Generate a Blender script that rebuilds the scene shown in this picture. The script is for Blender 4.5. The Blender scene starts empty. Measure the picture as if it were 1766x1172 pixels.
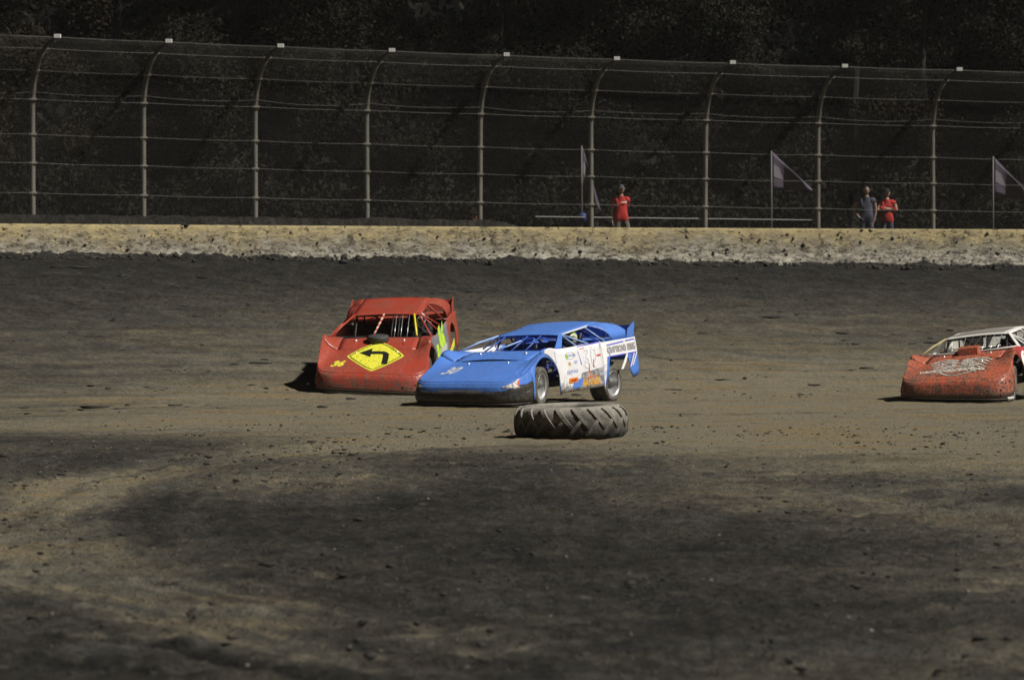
import bpy, bmesh, math, random
import numpy as np
from mathutils import Vector, Matrix

# ------------------------------------------------------------------ camera, sky, sun, exposure
scene = bpy.context.scene
col = scene.collection
CAM_H = 2.2
cam_d = bpy.data.cameras.new('camera')
cam = bpy.data.objects.new('camera', cam_d)
col.objects.link(cam)
cam_d.sensor_width = 36.0
cam_d.lens = 6000.0 / 1766.0 * 36.0
cam_d.clip_start = 0.5
cam_d.clip_end = 3000
cam.location = (0, 0, CAM_H)
cam.rotation_euler = (math.radians(90 - 1.041), 0, 0)
cam_d.dof.use_dof = True
cam_d.dof.focus_distance = 56.0
cam_d.dof.aperture_fstop = 3.0
scene.camera = cam

SUN_EL = math.radians(49)
SUN_AZ = math.radians(20)          # from the right, turned this much towards the camera
to_sun = Vector((math.cos(SUN_EL) * math.cos(SUN_AZ), -math.cos(SUN_EL) * math.sin(SUN_AZ), math.sin(SUN_EL)))
world = bpy.data.worlds.new('World')
scene.world = world
world.use_nodes = True
wn = world.node_tree
wn.nodes.clear()
sky = wn.nodes.new('ShaderNodeTexSky')
sky.sky_type = 'NISHITA'
sky.sun_disc = False
sky.sun_elevation = SUN_EL
sky.sun_rotation = math.atan2(to_sun.x, to_sun.y)
bg = wn.nodes.new('ShaderNodeBackground')
bg.inputs['Strength'].default_value = 0.0004
wo = wn.nodes.new('ShaderNodeOutputWorld')
wn.links.new(sky.outputs[0], bg.inputs[0])
wn.links.new(bg.outputs[0], wo.inputs[0])

sun_d = bpy.data.lights.new('floodlight_sun', 'SUN')
sun_d.energy = 5.0
sun_d.angle = math.radians(2.4)      # a wide bank of floodlights
sun_d.color = (1.0, 0.965, 0.90)
sun = bpy.data.objects.new('floodlight_sun', sun_d)
col.objects.link(sun)
sun.rotation_euler = to_sun.to_track_quat('Z', 'Y').to_euler()
sun.location = (30, -10, 40)

scene.view_settings.view_transform = 'Standard'
scene.view_settings.look = 'None'
scene.view_settings.gamma = 1.0
scene.view_settings.exposure = 0.0
scene.view_settings.use_curve_mapping = False
scene.cycles.use_denoising = True
scene.cycles.max_bounces = 5

rng = random.Random(7)
nr = np.random.default_rng(11)

# ------------------------------------------------------------------ helpers
def tag(o, label=None, cat=None, group=None, kind=None):
    if label: o['label'] = label
    if cat: o['category'] = cat
    if group: o['group'] = group
    if kind: o['kind'] = kind
    return o

def link(o, parent=None):
    col.objects.link(o)
    if parent is not None:
        o.parent = parent
    return o

def mesh_of(name, verts, faces, mats, smooth=False, fmat=None):
    me = bpy.data.meshes.new(name)
    me.from_pydata([tuple(v) for v in verts], [], [tuple(f) for f in faces])
    if not isinstance(mats, (list, tuple)):
        mats = [mats]
    for m in mats:
        me.materials.append(m)
    if fmat is not None:
        me.polygons.foreach_set('material_index', fmat)
    if smooth:
        me.polygons.foreach_set('use_smooth', [True] * len(me.polygons))
    me.update()
    return me

def mk(name, verts, faces, mats, parent=None, smooth=False, fmat=None, solid=0.0):
    o = bpy.data.objects.new(name, mesh_of(name, verts, faces, mats, smooth, fmat))
    link(o, parent)
    if solid:
        md = o.modifiers.new('thickness', 'SOLIDIFY')
        md.thickness = solid
        md.offset = -1
    return o

def empty(name, loc=(0, 0, 0)):
    o = bpy.data.objects.new(name, None)
    o.location = loc
    o.empty_display_size = 0.3
    return link(o)

class MB:
    """collects simple shapes that become one mesh"""
    def __init__(s):
        s.v = []; s.f = []
    def add(s, vs, fs):
        n = len(s.v)
        s.v += [tuple(p) for p in vs]
        s.f += [tuple(i + n for i in f) for f in fs]
        return s
    def grid(s, fn, us, vs):
        nu, nv = len(us), len(vs)
        P = [fn(u, v) for u in us for v in vs]
        F = [(i * nv + j, i * nv + j + 1, (i + 1) * nv + j + 1, (i + 1) * nv + j) for i in range(nu - 1) for j in range(nv - 1)]
        return s.add(P, F)
    def tube(s, pts, r, n=8, caps=True):
        pts = [Vector(p) for p in pts]
        rr = r if isinstance(r, (list, tuple)) else [r] * len(pts)
        V = []; F = []
        prev = None
        for i, p in enumerate(pts):
            d = (pts[min(i + 1, len(pts) - 1)] - pts[max(i - 1, 0)]).normalized()
            if prev is None:
                a = d.orthogonal().normalized()
            else:
                a = (prev - d * prev.dot(d)).normalized()
            prev = a
            b = d.cross(a)
            for k in range(n):
                t = 2 * math.pi * k / n
                V.append(p + (a * math.cos(t) + b * math.sin(t)) * rr[i])
        for i in range(len(pts) - 1):
            for k in range(n):
                F.append((i * n + k, i * n + (k + 1) % n, (i + 1) * n + (k + 1) % n, (i + 1) * n + k))
        if caps:
            F.append(tuple(range(n))[::-1])
            F.append(tuple((len(pts) - 1) * n + k for k in range(n)))
        return s.add(V, F)
    def box(s, c, h, M=None):
        V = []
        for sx in (-1, 1):
            for sy in (-1, 1):
                for sz in (-1, 1):
                    p = Vector((sx * h[0], sy * h[1], sz * h[2]))
                    if M is not None: p = M @ p
                    V.append(Vector(c) + p)
        return s.add(V, [(0, 1, 3, 2), (4, 6, 7, 5), (0, 4, 5, 1), (2, 3, 7, 6), (0, 2, 6, 4), (1, 5, 7, 3)])
    def lathe(s, prof, n, axis='Y', c=(0, 0, 0)):
        V = []; F = []
        m = len(prof)
        for k in range(n):
            t = 2 * math.pi * k / n
            for (r, h) in prof:
                if axis == 'Y': V.append((c[0] + r * math.cos(t), c[1] + h, c[2] + r * math.sin(t)))
                else: V.append((c[0] + r * math.cos(t), c[1] + r * math.sin(t), c[2] + h))
        for k in range(n):
            for j in range(m - 1):
                F.append((k * m + j, ((k + 1) % n) * m + j, ((k + 1) % n) * m + j + 1, k * m + j + 1))
        return s.add(V, F)
    def xf(s, fn):
        s.v = [tuple(fn(Vector(p))) for p in s.v]
        return s
    def build(s, name, mat, parent=None, smooth=False, solid=0.0):
        return mk(name, s.v, s.f, mat, parent, smooth, None, solid)

ICO_V, ICO_F = [], []
def _ico():
    bm = bmesh.new()
    bmesh.ops.create_icosphere(bm, subdivisions=1, radius=1.0)
    bm.verts.ensure_lookup_table()
    V = [tuple(v.co) for v in bm.verts]
    F = [tuple(v.index for v in f.verts) for f in bm.faces]
    bm.free()
    return np.array(V), np.array(F)
ICO_V, ICO_F = _ico()

def blobs(name, centres, sizes, mat, parent=None, squash=0.6, seed=1, stretch=0.0):
    """many small lumps joined in one mesh (stuff)"""
    r = np.random.default_rng(seed)
    n = len(centres); nv = len(ICO_V)
    jit = 1 + 0.35 * r.standard_normal((n, nv, 1)).clip(-1.5, 1.5)
    sc = np.asarray(sizes).reshape(n, 1, 1) * (0.7 + 0.6 * r.random((n, 1, 3)))
    sc[:, :, 2] *= squash
    ang = r.random(n) * 6.28
    if stretch:
        sc[:, 0, 0] *= 1 + stretch * r.random(n) ** 2
        ang = r.normal(0.35, 0.25, n)
    V = ICO_V[None] * jit * sc
    c, s_ = np.cos(ang)[:, None], np.sin(ang)[:, None]
    X = V[:, :, 0] * c - V[:, :, 1] * s_
    Y = V[:, :, 0] * s_ + V[:, :, 1] * c
    V = np.stack([X, Y, V[:, :, 2]], 2) + np.asarray(centres)[:, None, :]
    F = ICO_F[None] + (np.arange(n) * nv)[:, None, None]
    return fast_mesh(name, V.reshape(-1, 3), F.reshape(-1, 3), mat, parent)

def fast_mesh(name, V, F, mat, parent=None, smooth=False):
    me = bpy.data.meshes.new(name)
    k = F.shape[1]
    me.vertices.add(len(V))
    me.vertices.foreach_set('co', np.ascontiguousarray(V, dtype=np.float32).ravel())
    me.loops.add(F.size)
    me.loops.foreach_set('vertex_index', np.ascontiguousarray(F, dtype=np.int32).ravel())
    me.polygons.add(len(F))
    me.polygons.foreach_set('loop_start', np.arange(0, F.size, k, dtype=np.int32))
    me.polygons.foreach_set('loop_total', np.full(len(F), k, dtype=np.int32))
    if smooth:
        me.polygons.foreach_set('use_smooth', np.ones(len(F), dtype=bool))
    me.update(calc_edges=True)
    me.validate()
    if mat: me.materials.append(mat)
    o = bpy.data.objects.new(name, me)
    return link(o, parent)

def hash2(ix, iy, seed):
    h = (ix.astype(np.int64) * 374761393 + iy.astype(np.int64) * 668265263 + seed * 1442695041) & 0xFFFFFFFF
    h = ((h ^ (h >> 13)) * 1274126177) & 0xFFFFFFFF
    h = h ^ (h >> 16)
    return (h & 0xFFFF) / 65535.0

def vnoise(x, y, seed=0):
    x0 = np.floor(x); y0 = np.floor(y)
    fx = x - x0; fy = y - y0
    fx = fx * fx * (3 - 2 * fx); fy = fy * fy * (3 - 2 * fy)
    a = hash2(x0, y0, seed); b = hash2(x0 + 1, y0, seed)
    c = hash2(x0, y0 + 1, seed); d = hash2(x0 + 1, y0 + 1, seed)
    return (a * (1 - fx) + b * fx) * (1 - fy) + (c * (1 - fx) + d * fx) * fy

def fbm(x, y, seed=0, oct=4, gain=0.5):
    v = 0; a = 1; t = 0
    for k in range(oct):
        v = v + a * vnoise(x * 2 ** k, y * 2 ** k, seed + 17 * k)
        t += a; a *= gain
    return v / t

def sstep(a, b, x):
    t = np.clip((x - a) / (b - a), 0, 1)
    return t * t * (3 - 2 * t)

# ------------------------------------------------------------------ materials
class Mat:
    def __init__(s, name):
        s.m = bpy.data.materials.new(name)
        s.m.use_nodes = True
        s.nt = s.m.node_tree
        s.b = s.nt.nodes['Principled BSDF']
    def n(s, t, **kw):
        nd = s.nt.nodes.new(t)
        for k, v in kw.items():
            setattr(nd, k, v)
        return nd
    def l(s, a, b):
        s.nt.links.new(a, b)
    def set(s, **kw):
        for k, v in kw.items():
            s.b.inputs[k.replace('_', ' ')].default_value = v
        return s
    def noise(s, scale, detail=4, rough=0.55, vec=None, dist=0.0):
        nd = s.n('ShaderNodeTexNoise')
        nd.inputs['Scale'].default_value = scale
        nd.inputs['Detail'].default_value = detail
        nd.inputs['Roughness'].default_value = rough
        nd.inputs['Distortion'].default_value = dist
        if vec is not None: s.l(vec, nd.inputs['Vector'])
        return nd.outputs['Fac']
    def ramp(s, fac, stops):
        nd = s.n('ShaderNodeValToRGB')
        el = nd.color_ramp.elements
        while len(el) > 1: el.remove(el[-1])
        for i, (p, c) in enumerate(stops):
            e = el[0] if i == 0 else el.new(p)
            e.position = p
            e.color = (c, c, c, 1) if isinstance(c, (int, float)) else (*c, 1)
        s.l(fac, nd.inputs[0])
        return nd.outputs[0]
    def mix(s, fac, a, b, mode='MIX'):
        nd = s.n('ShaderNodeMix', data_type='RGBA', blend_type=mode)
        for sock, v in ((nd.inputs[0], fac), (nd.inputs[6], a), (nd.inputs[7], b)):
            if isinstance(v, (int, float)): sock.default_value = v
            elif isinstance(v, tuple): sock.default_value = (*v, 1)
            else: s.l(v, sock)
        return nd.outputs[2]
    def math(s, op, a, b=0.0, clamp=False):
        nd = s.n('ShaderNodeMath', operation=op, use_clamp=clamp)
        for sock, v in ((nd.inputs[0], a), (nd.inputs[1], b)):
            if isinstance(v, (int, float)): sock.default_value = v
            else: s.l(v, sock)
        return nd.outputs[0]
    def obj(s):
        return s.n('ShaderNodeTexCoord').outputs['Object']
    def mapping(s, vec, scale):
        nd = s.n('ShaderNodeMapping')
        nd.inputs['Scale'].default_value = scale
        s.l(vec, nd.inputs['Vector'])
        return nd.outputs[0]
    def sep(s, vec):
        nd = s.n('ShaderNodeSeparateXYZ')
        s.l(vec, nd.inputs[0])
        return nd.outputs
    def bump(s, h, strength=0.5, dist=0.02):
        nd = s.n('ShaderNodeBump')
        nd.inputs['Strength'].default_value = strength
        nd.inputs['Distance'].default_value = dist
        s.l(h, nd.inputs['Height'])
        s.l(nd.outputs[0], s.b.inputs['Normal'])

MUD = (0.055, 0.047, 0.036)
DUST = (0.20, 0.165, 0.115)

def plain(name, c, rough=0.6, metal=0.0, vary=0.25, scale=9.0, bump=0.0):
    M = Mat(name)
    v = M.obj()
    f = M.noise(scale, 5, 0.6, v)
    M.l(M.mix(f, tuple(x * (1 - vary) for x in c), tuple(min(1, x * (1 + vary)) for x in c)), M.b.inputs['Base Color'])
    M.set(Roughness=rough, Metallic=metal)
    if bump: M.bump(M.noise(scale * 6, 4, 0.6, v), bump, 0.01)
    return M.m

def paint(name, c, speck=0.45, low=0.5, top=0.0, film=0.15, metal=0.0, rough=0.38):
    """race-car paint with flung mud: speckles, a dirty lower edge and a thin dust film"""
    M = Mat(name)
    v = M.obj()
    z = M.sep(v)[2]
    big = M.noise(2.2, 4, 0.6, v)
    mid = M.noise(26, 3, 0.6, v)
    fine = M.noise(70, 2, 0.5, v)
    base = M.mix(M.noise(5, 3, 0.5, v), tuple(x * 0.86 for x in c), tuple(min(1, x * 1.1) for x in c))
    fl = M.math('MULTIPLY', M.ramp(big, [(0.35, 0.0), (0.75, 1.0)]), film)
    a = M.mix(fl, base, DUST)
    scr = M.ramp(M.noise(3.0, 3, 0.7, M.mapping(v, (1.2, 9.0, 4.0)), 1.5), [(0.62, 0.0), (0.66, 0.30), (0.70, 0.0)])
    a = M.mix(scr, a, (0.5, 0.47, 0.42))
    # lower-edge grime
    lowm = M.math('SUBTRACT', low, z)
    lowm = M.math('ADD', M.math('MULTIPLY', lowm, 2.2), M.math('MULTIPLY', M.math('SUBTRACT', M.noise(9, 5, 0.7, v), 0.5), 3.2))
    lowm = M.math('MULTIPLY', M.ramp(lowm, [(0.10, 0.0), (0.65, 1.0)]), 0.80)
    b = M.mix(lowm, a, M.mix(mid, MUD, (0.13, 0.105, 0.075)))
    sp = M.math('ADD', M.math('MULTIPLY', M.noise(30, 2, 0.5, v), 0.55), M.math('MULTIPLY', M.noise(11, 3, 0.6, v), 0.25))
    sp = M.math('ADD', sp, M.math('MULTIPLY', big, 0.2))
    spm = M.ramp(sp, [(0.635 - 0.12 * speck, 0.0), (0.66 - 0.12 * speck, 1.0)])
    d = M.mix(M.math('MULTIPLY', spm, 0.85), b, MUD)
    M.l(d, M.b.inputs['Base Color'])
    M.l(M.mix(M.math('MAXIMUM', lowm, spm), (rough,) * 3, (0.9,) * 3), M.b.inputs['Roughness'])
    M.set(Metallic=metal)
    M.bump(M.math('ADD', M.math('MULTIPLY', mid, 0.4), M.math('MULTIPLY', big, 2.6)), 0.4, 0.018)
    return M.m

def decal(name, c, speck=0.3):
    M = Mat(name)
    v = M.obj()
    f = M.noise(34, 3, 0.6, v)
    spm = M.ramp(f, [(0.66 - 0.1 * speck, 0.0), (0.70 - 0.1 * speck, 1.0)])
    M.l(M.mix(M.math('MULTIPLY', spm, 0.8), c, MUD), M.b.inputs['Base Color'])
    M.set(Roughness=0.5)
    return M.m

def smudge(name, c1, c2, scale=30, stretch=(1, 1, 1)):
    M = Mat(name)
    v = M.mapping(M.obj(), stretch)
    f = M.ramp(M.noise(scale, 4, 0.6, v), [(0.42, 0.0), (0.58, 1.0)])
    M.l(M.mix(f, c1, c2), M.b.inputs['Base Color'])
    M.set(Roughness=0.5)
    return M.m

def ground_mat():
    M = Mat('track_dirt')
    v = M.obj()
    at = M.n('ShaderNodeAttribute', attribute_name='dry_and_lit').outputs['Fac']  # clay dryness plus the painted pool of light
    n1 = M.noise(1.6, 6, 0.62, v)
    n2 = M.noise(9.0, 6, 0.66, v)
    n3 = M.noise(48.0, 4, 0.6, v)
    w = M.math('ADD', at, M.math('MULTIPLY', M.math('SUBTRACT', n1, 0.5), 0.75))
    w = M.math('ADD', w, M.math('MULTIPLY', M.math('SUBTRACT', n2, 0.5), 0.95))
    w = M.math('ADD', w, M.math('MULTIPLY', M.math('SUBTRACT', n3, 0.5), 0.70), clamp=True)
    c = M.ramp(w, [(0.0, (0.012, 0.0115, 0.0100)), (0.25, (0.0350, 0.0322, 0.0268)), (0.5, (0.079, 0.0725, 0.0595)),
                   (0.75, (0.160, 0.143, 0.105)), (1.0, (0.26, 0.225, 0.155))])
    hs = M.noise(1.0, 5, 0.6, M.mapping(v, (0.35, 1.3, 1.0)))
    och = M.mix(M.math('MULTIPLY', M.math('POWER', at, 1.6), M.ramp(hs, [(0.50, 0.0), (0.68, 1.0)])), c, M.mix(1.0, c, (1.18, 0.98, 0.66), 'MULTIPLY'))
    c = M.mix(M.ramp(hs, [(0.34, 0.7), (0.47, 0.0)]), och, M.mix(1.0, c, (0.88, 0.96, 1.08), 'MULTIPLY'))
    # small pale grit
    vo = M.n('ShaderNodeTexVoronoi')
    vo.inputs['Scale'].default_value = 14
    M.l(v, vo.inputs['Vector'])
    g = M.ramp(vo.outputs['Distance'], [(0.05, 1.0), (0.09, 0.0)])
    g = M.math('MULTIPLY', g, M.ramp(M.noise(3.0, 2, 0.5, v), [(0.56, 0.0), (0.62, 0.6)]))
    M.l(M.mix(g, c, (0.22, 0.2, 0.17)), M.b.inputs['Base Color'])
    M.set(Roughness=0.92)
    M.b.inputs['Specular IOR Level'].default_value = 0.2
    h = M.math('ADD', M.math('MULTIPLY', n2, 1.0), M.math('MULTIPLY', n3, 0.45))
    M.bump(h, 1.0, 0.12)
    return M.m

def wall_mat():
    M = Mat('muddy_painted_concrete')
    v = M.obj()
    z = M.sep(v)[2]
    vs = M.mapping(v, (0.6, 0.6, 1.6))
    big = M.noise(1.3, 5, 0.62, v)
    mid = M.noise(7.5, 6, 0.68, vs)
    fine = M.noise(22, 5, 0.65, vs)
    hgt = M.math('DIVIDE', M.math('SUBTRACT', z, 2.55), 0.9)
    k = M.math('ADD', hgt, M.math('MULTIPLY', M.math('SUBTRACT', mid, 0.5), 1.1))
    k = M.math('ADD', k, M.math('MULTIPLY', M.math('SUBTRACT', big, 0.5), 1.4))
    basec = M.ramp(k, [(0.22, (0.50, 0.47, 0.39)), (0.52, (0.42, 0.365, 0.24)), (0.82, (0.57, 0.455, 0.21))])
    basec = M.mix(M.ramp(fine, [(0.35, 0.0), (0.7, 0.45)]), basec, (0.25, 0.22, 0.16))
    film = M.ramp(M.noise(4.2, 6, 0.70, vs), [(0.36, 0.0), (0.62, 0.90)])
    film = M.math('MULTIPLY', film, M.ramp(hgt, [(0.0, 1.0), (0.85, 0.8), (1.0, 0.35)]))
    a = M.mix(film, basec, (0.16, 0.135, 0.10))
    sp = M.math('ADD', M.math('MULTIPLY', mid, 0.55), M.math('MULTIPLY', fine, 0.45))
    sp = M.math('ADD', sp, M.math('MULTIPLY', M.math('SUBTRACT', 0.6, hgt), 0.07))
    spm = M.ramp(sp, [(0.52, 0.0), (0.61, 1.0)])
    big2 = M.math('ADD', M.math('MULTIPLY', M.noise(2.6, 3, 0.5, v), 0.6), M.math('MULTIPLY', fine, 0.4))
    spm = M.math('MAXIMUM', spm, M.ramp(big2, [(0.57, 0.0), (0.64, 1.0)]))
    M.l(M.mix(M.math('MULTIPLY', spm, 0.88), a, (0.035, 0.031, 0.026)), M.b.inputs['Base Color'])
    M.set(Roughness=0.85)
    M.bump(M.math('ADD', mid, M.math('MULTIPLY', spm, 0.8)), 0.6, 0.03)
    return M.m

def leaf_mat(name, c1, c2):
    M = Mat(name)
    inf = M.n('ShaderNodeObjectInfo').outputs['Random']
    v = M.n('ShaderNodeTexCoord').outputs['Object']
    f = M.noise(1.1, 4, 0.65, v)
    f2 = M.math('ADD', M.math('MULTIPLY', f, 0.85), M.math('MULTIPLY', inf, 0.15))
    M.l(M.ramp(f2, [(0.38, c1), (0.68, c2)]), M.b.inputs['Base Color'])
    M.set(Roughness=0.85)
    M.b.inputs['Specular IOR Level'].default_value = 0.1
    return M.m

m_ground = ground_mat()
m_clod = plain('dark_clay_clod', (0.03, 0.027, 0.022), 0.95, vary=0.4, scale=3)
m_clod_tan = plain('dry_clay_clod', (0.10, 0.085, 0.06), 0.95, vary=0.5, scale=3)
m_pebble = plain('pale_pebble', (0.24, 0.22, 0.19), 0.8, vary=0.5, scale=2)
m_wall = wall_mat()
m_post = plain('weathered_galvanised_post', (0.165, 0.152, 0.128), 0.7, 0.0, 0.35, 6)
m_arm = plain('dark_galvanised_arm', (0.075, 0.07, 0.06), 0.7, 0.0, 0.3, 6)
m_cap = plain('white_post_cap', (0.75, 0.74, 0.70), 0.6, vary=0.1)
m_clamp = plain('bright_clamp_steel', (0.34, 0.31, 0.25), 0.5, vary=0.2)
m_cable = plain('dull_steel_cable', (0.09, 0.084, 0.068), 0.6, vary=0.3)
m_rail = plain('pale_rail', (0.45, 0.44, 0.42), 0.5, vary=0.15)
m_link = plain('chain_link_wire', (0.075, 0.071, 0.060), 0.7, vary=0.2)
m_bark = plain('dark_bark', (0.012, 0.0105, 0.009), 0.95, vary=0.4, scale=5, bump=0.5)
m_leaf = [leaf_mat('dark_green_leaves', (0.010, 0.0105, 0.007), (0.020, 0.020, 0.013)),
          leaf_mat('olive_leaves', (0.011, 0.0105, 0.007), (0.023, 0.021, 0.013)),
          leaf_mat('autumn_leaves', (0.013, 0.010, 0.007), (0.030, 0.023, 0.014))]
m_rubber = None

def rubber(name, dust=0.5, scale=6):
    M = Mat(name)
    v = M.obj()
    f = M.noise(scale, 5, 0.65, v)
    f2 = M.noise(scale * 7, 3, 0.6, v)
    k = M.math('ADD', M.math('MULTIPLY', f, 0.7), M.math('MULTIPLY', f2, 0.3))
    M.l(M.mix(M.ramp(k, [(0.5 - 0.35 * dust, 0.0), (0.85 - 0.35 * dust, 1.0)]), (0.02, 0.019, 0.018), (0.16, 0.145, 0.12)), M.b.inputs['Base Color'])
    M.set(Roughness=0.9)
    M.bump(f2, 0.4, 0.01)
    return M.m
m_tyre = rubber('dusty_race_tyre', 0.62)
m_rim = plain('worn_aluminium', (0.50, 0.50, 0.50), 0.38, 0.5, 0.55, 7)
m_black = plain('black_steel', (0.012, 0.012, 0.013), 0.6, vary=0.3)
m_hub = plain('dark_wheel_centre', (0.05, 0.048, 0.045), 0.7, vary=0.3)
m_silver = plain('silver_pin', (0.75, 0.75, 0.74), 0.3, 0.6, 0.1)

# ------------------------------------------------------------------ the place: wall arc and ground
WR = 128.0                                   # radius of the outside wall
WC = np.array([47.3, -30.4])                 # its centre
WALL_TOP = 3.465

def ground_base(x, y):
    """smooth height of the dirt without clods (numpy)"""
    d = WR - np.hypot(x - WC[0], y - WC[1])
    k = np.clip(1 - d / 23.5, 0, 1)
    lip = 2.63 - 0.010 * np.clip(x, -16, 16)
    zt = lip * (0.72 * k ** 1.35 + 0.28 * k ** 1.0 * sstep(0, 0.35, k))
    # behind the wall: a dirt berm on the left that dies away to the right
    berm = 3.62 - 0.75 * sstep(-0.6, 2.2, x) - 0.006 * x
    back = berm - 0.75 * sstep(1.2, 4.0, -d) * (1 - sstep(-0.6, 2.2, x))
    return np.where(d > -0.15, zt, back)

def gz(x, y):
    return float(ground_base(np.array(float(x)), np.array(float(y))))

def build_ground():
    def axis(dense):
        out = list(dense)
        lo, hi, st = out[0], out[-1], 0.4
        left = []; p = lo
        while p > -900:
            p -= st; st *= 1.22; left.append(p)
        st = 0.4; right = []; p = hi
        while p < 900:
            p += st; st *= 1.22; right.append(p)
        return np.array(left[::-1] + out + right)
    xs = axis(np.concatenate([np.arange(-16, -7, 0.09), np.arange(-7, 7, 0.05), np.arange(7, 16.01, 0.09)]))
    ys = axis(np.concatenate([np.arange(15.5, 34, 0.065), np.arange(34, 82, 0.11), np.arange(82, 97, 0.085)]))
    X, Y = np.meshgrid(xs, ys, indexing='ij')
    d = WR - np.hypot(X - WC[0], Y - WC[1])
    th = np.arctan2(Y - WC[1], X - WC[0]) * 105
    Z = ground_base(X, Y)
    infield = sstep(50.0, 40.5, Y + 0.85 * np.clip(X, 0, 9) - 0.25 * np.clip(-X, 0, 9) + 3.5 * (fbm(X * 0.5, Y * 0.3, 5) - 0.5))
    cushion = sstep(15, 6, d) * (d > 0)
    near = (np.abs(X) < 18) & (Y > 14) & (Y < 100)
    # roughness of the dirt
    rough = 0.018 + 0.022 * infield + 0.055 * cushion
    n = fbm(X * 1.1, Y * 1.1, 1, 5, 0.6) - 0.5
    n2 = fbm(X * 5.0, Y * 4.0, 2, 3, 0.75) - 0.5
    streak = fbm(d * 2.6, th * 0.22, 3, 4, 0.6) - 0.5
    far_amp = np.where(near, 1.0, 0.0)
    Z = Z + far_amp * (rough * (1.6 * n + (1.5 + 1.3 * infield) * n2) + 0.04 * streak * (1 - infield) * (d > 0.5))
    # dirt thrown up along the foot of the wall
    foot = np.exp(-np.clip(d, 0, None) / 0.35) * (d > -0.1)
    Z = Z + foot * 0.30 * (fbm(th * 1.9, th * 0.0, 8, 4, 0.65) - 0.35) * far_amp
    back = d < -0.3
    Z = Z + back * far_amp * 0.22 * (fbm(X * 1.2, Y * 1.2, 21, 4, 0.6) - 0.5)
    # tyre path that swings through the infield
    path = np.array([(6.0, 51.0), (3.0, 50.6), (0.14, 50.2), (-1.0, 46.6), (-2.83, 44.3), (-4.0, 41.5), (-4.62, 37.4), (-4.5, 32.4),
                     (-3.85, 27.8), (-2.8, 24.8), (-1.85, 23.0), (-1.0, 21.5), (0.06, 19.6), (1.2, 17.8)])
    t = np.linspace(0, len(path) - 1, 90)
    px = np.interp(t, np.arange(len(path)), path[:, 0]); py = np.interp(t, np.arange(len(path)), path[:, 1])
    dp = np.full(X.shape, 99.0)
    sub = (np.abs(X) < 9) & (Y < 55) & (Y > 14)
    xx, yy = X[sub], Y[sub]
    best = np.full(xx.shape, 99.0)
    for a in range(len(px) - 1):
        ax, ay = px[a], py[a]; bx, by = px[a + 1] - ax, py[a + 1] - ay
        q = np.clip(((xx - ax) * bx + (yy - ay) * by) / (bx * bx + by * by), 0, 1)
        dd = np.hypot(xx - ax - q * bx, (yy - ay - q * by) * 0.55)
        best = np.minimum(best, dd)
    dp[sub] = best
    wob = 0.5 * (fbm(X * 0.6, Y * 0.25, 31) - 0.5)
    pth = np.exp(-(np.clip(dp + wob, 0, None) / 0.85) ** 2)
    Z = Z - 0.05 * pth * infield
    # clay tone: how dried out it is, with the floodlight pool painted in
    lit_groove = (0.54 * sstep(0.0, 14.0, d) + 0.46 * sstep(12.5, 23.5, d + 3.5 * (fbm(th * 0.12, d * 0.3, 41) - 0.5))) * (1 - infield)  # pale racing line, also the floodlit pool set into the clay colour
    dry_and_lit = 0.19 + 0.67 * lit_groove
    dry_and_lit = dry_and_lit - 0.06 * sstep(10, 2, d)
    dry_and_lit = dry_and_lit + lit_groove * 0.55 * (fbm(d * 1.7, th * 0.10, 43, 4, 0.6) - 0.5)
    dry_and_lit = dry_and_lit + 0.16 * lit_groove * sstep(-12, 0, X) * sstep(14, 4, X)  # paler round the cars: pool of light painted on
    dry_and_lit = dry_and_lit - 0.16 * lit_groove * sstep(-4.5, -9.5, X)  # darker at the far left: light fall-off painted on
    dry_and_lit = dry_and_lit + infield * (0.13 + 0.075 * sstep(-1.0, 3.5, X) + 0.80 * (fbm(X * 0.45, Y * 0.16, 51, 4, 0.55) - 0.5) + 0.09 * sstep(24, 40, Y))
    dry_and_lit = dry_and_lit + 0.52 * pth * (0.35 + 1.3 * (fbm(dp * 4.0, Y * 0.08, 61, 4, 0.6) - 0.15)) * np.where(Y < 25, sstep(0.2, -2.6, X), 1.0)
    # dark wedge on the inside edge at the left, and pale scuffs on the right
    wedge = np.exp(-((Y - 46.0 + 0.12 * X) / 2.0) ** 2) * sstep(-1.5, -4.5, X)
    dry_and_lit = dry_and_lit - 0.24 * wedge
    scuff = infield * sstep(1.0, 4.0, X) * (fbm(X * 0.25 + Y * 0.02, Y * 0.42, 71, 4, 0.6) - 0.45)
    dry_and_lit = dry_and_lit + 0.85 * np.clip(scuff, 0, 1)
    dark = np.exp(-(((X + 0.8 + 0.02 * (Y - 30)) / 2.6) ** 2 + ((Y - 31) / 6.5) ** 2)) * infield
    dry_and_lit = dry_and_lit - 0.16 * dark
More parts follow.
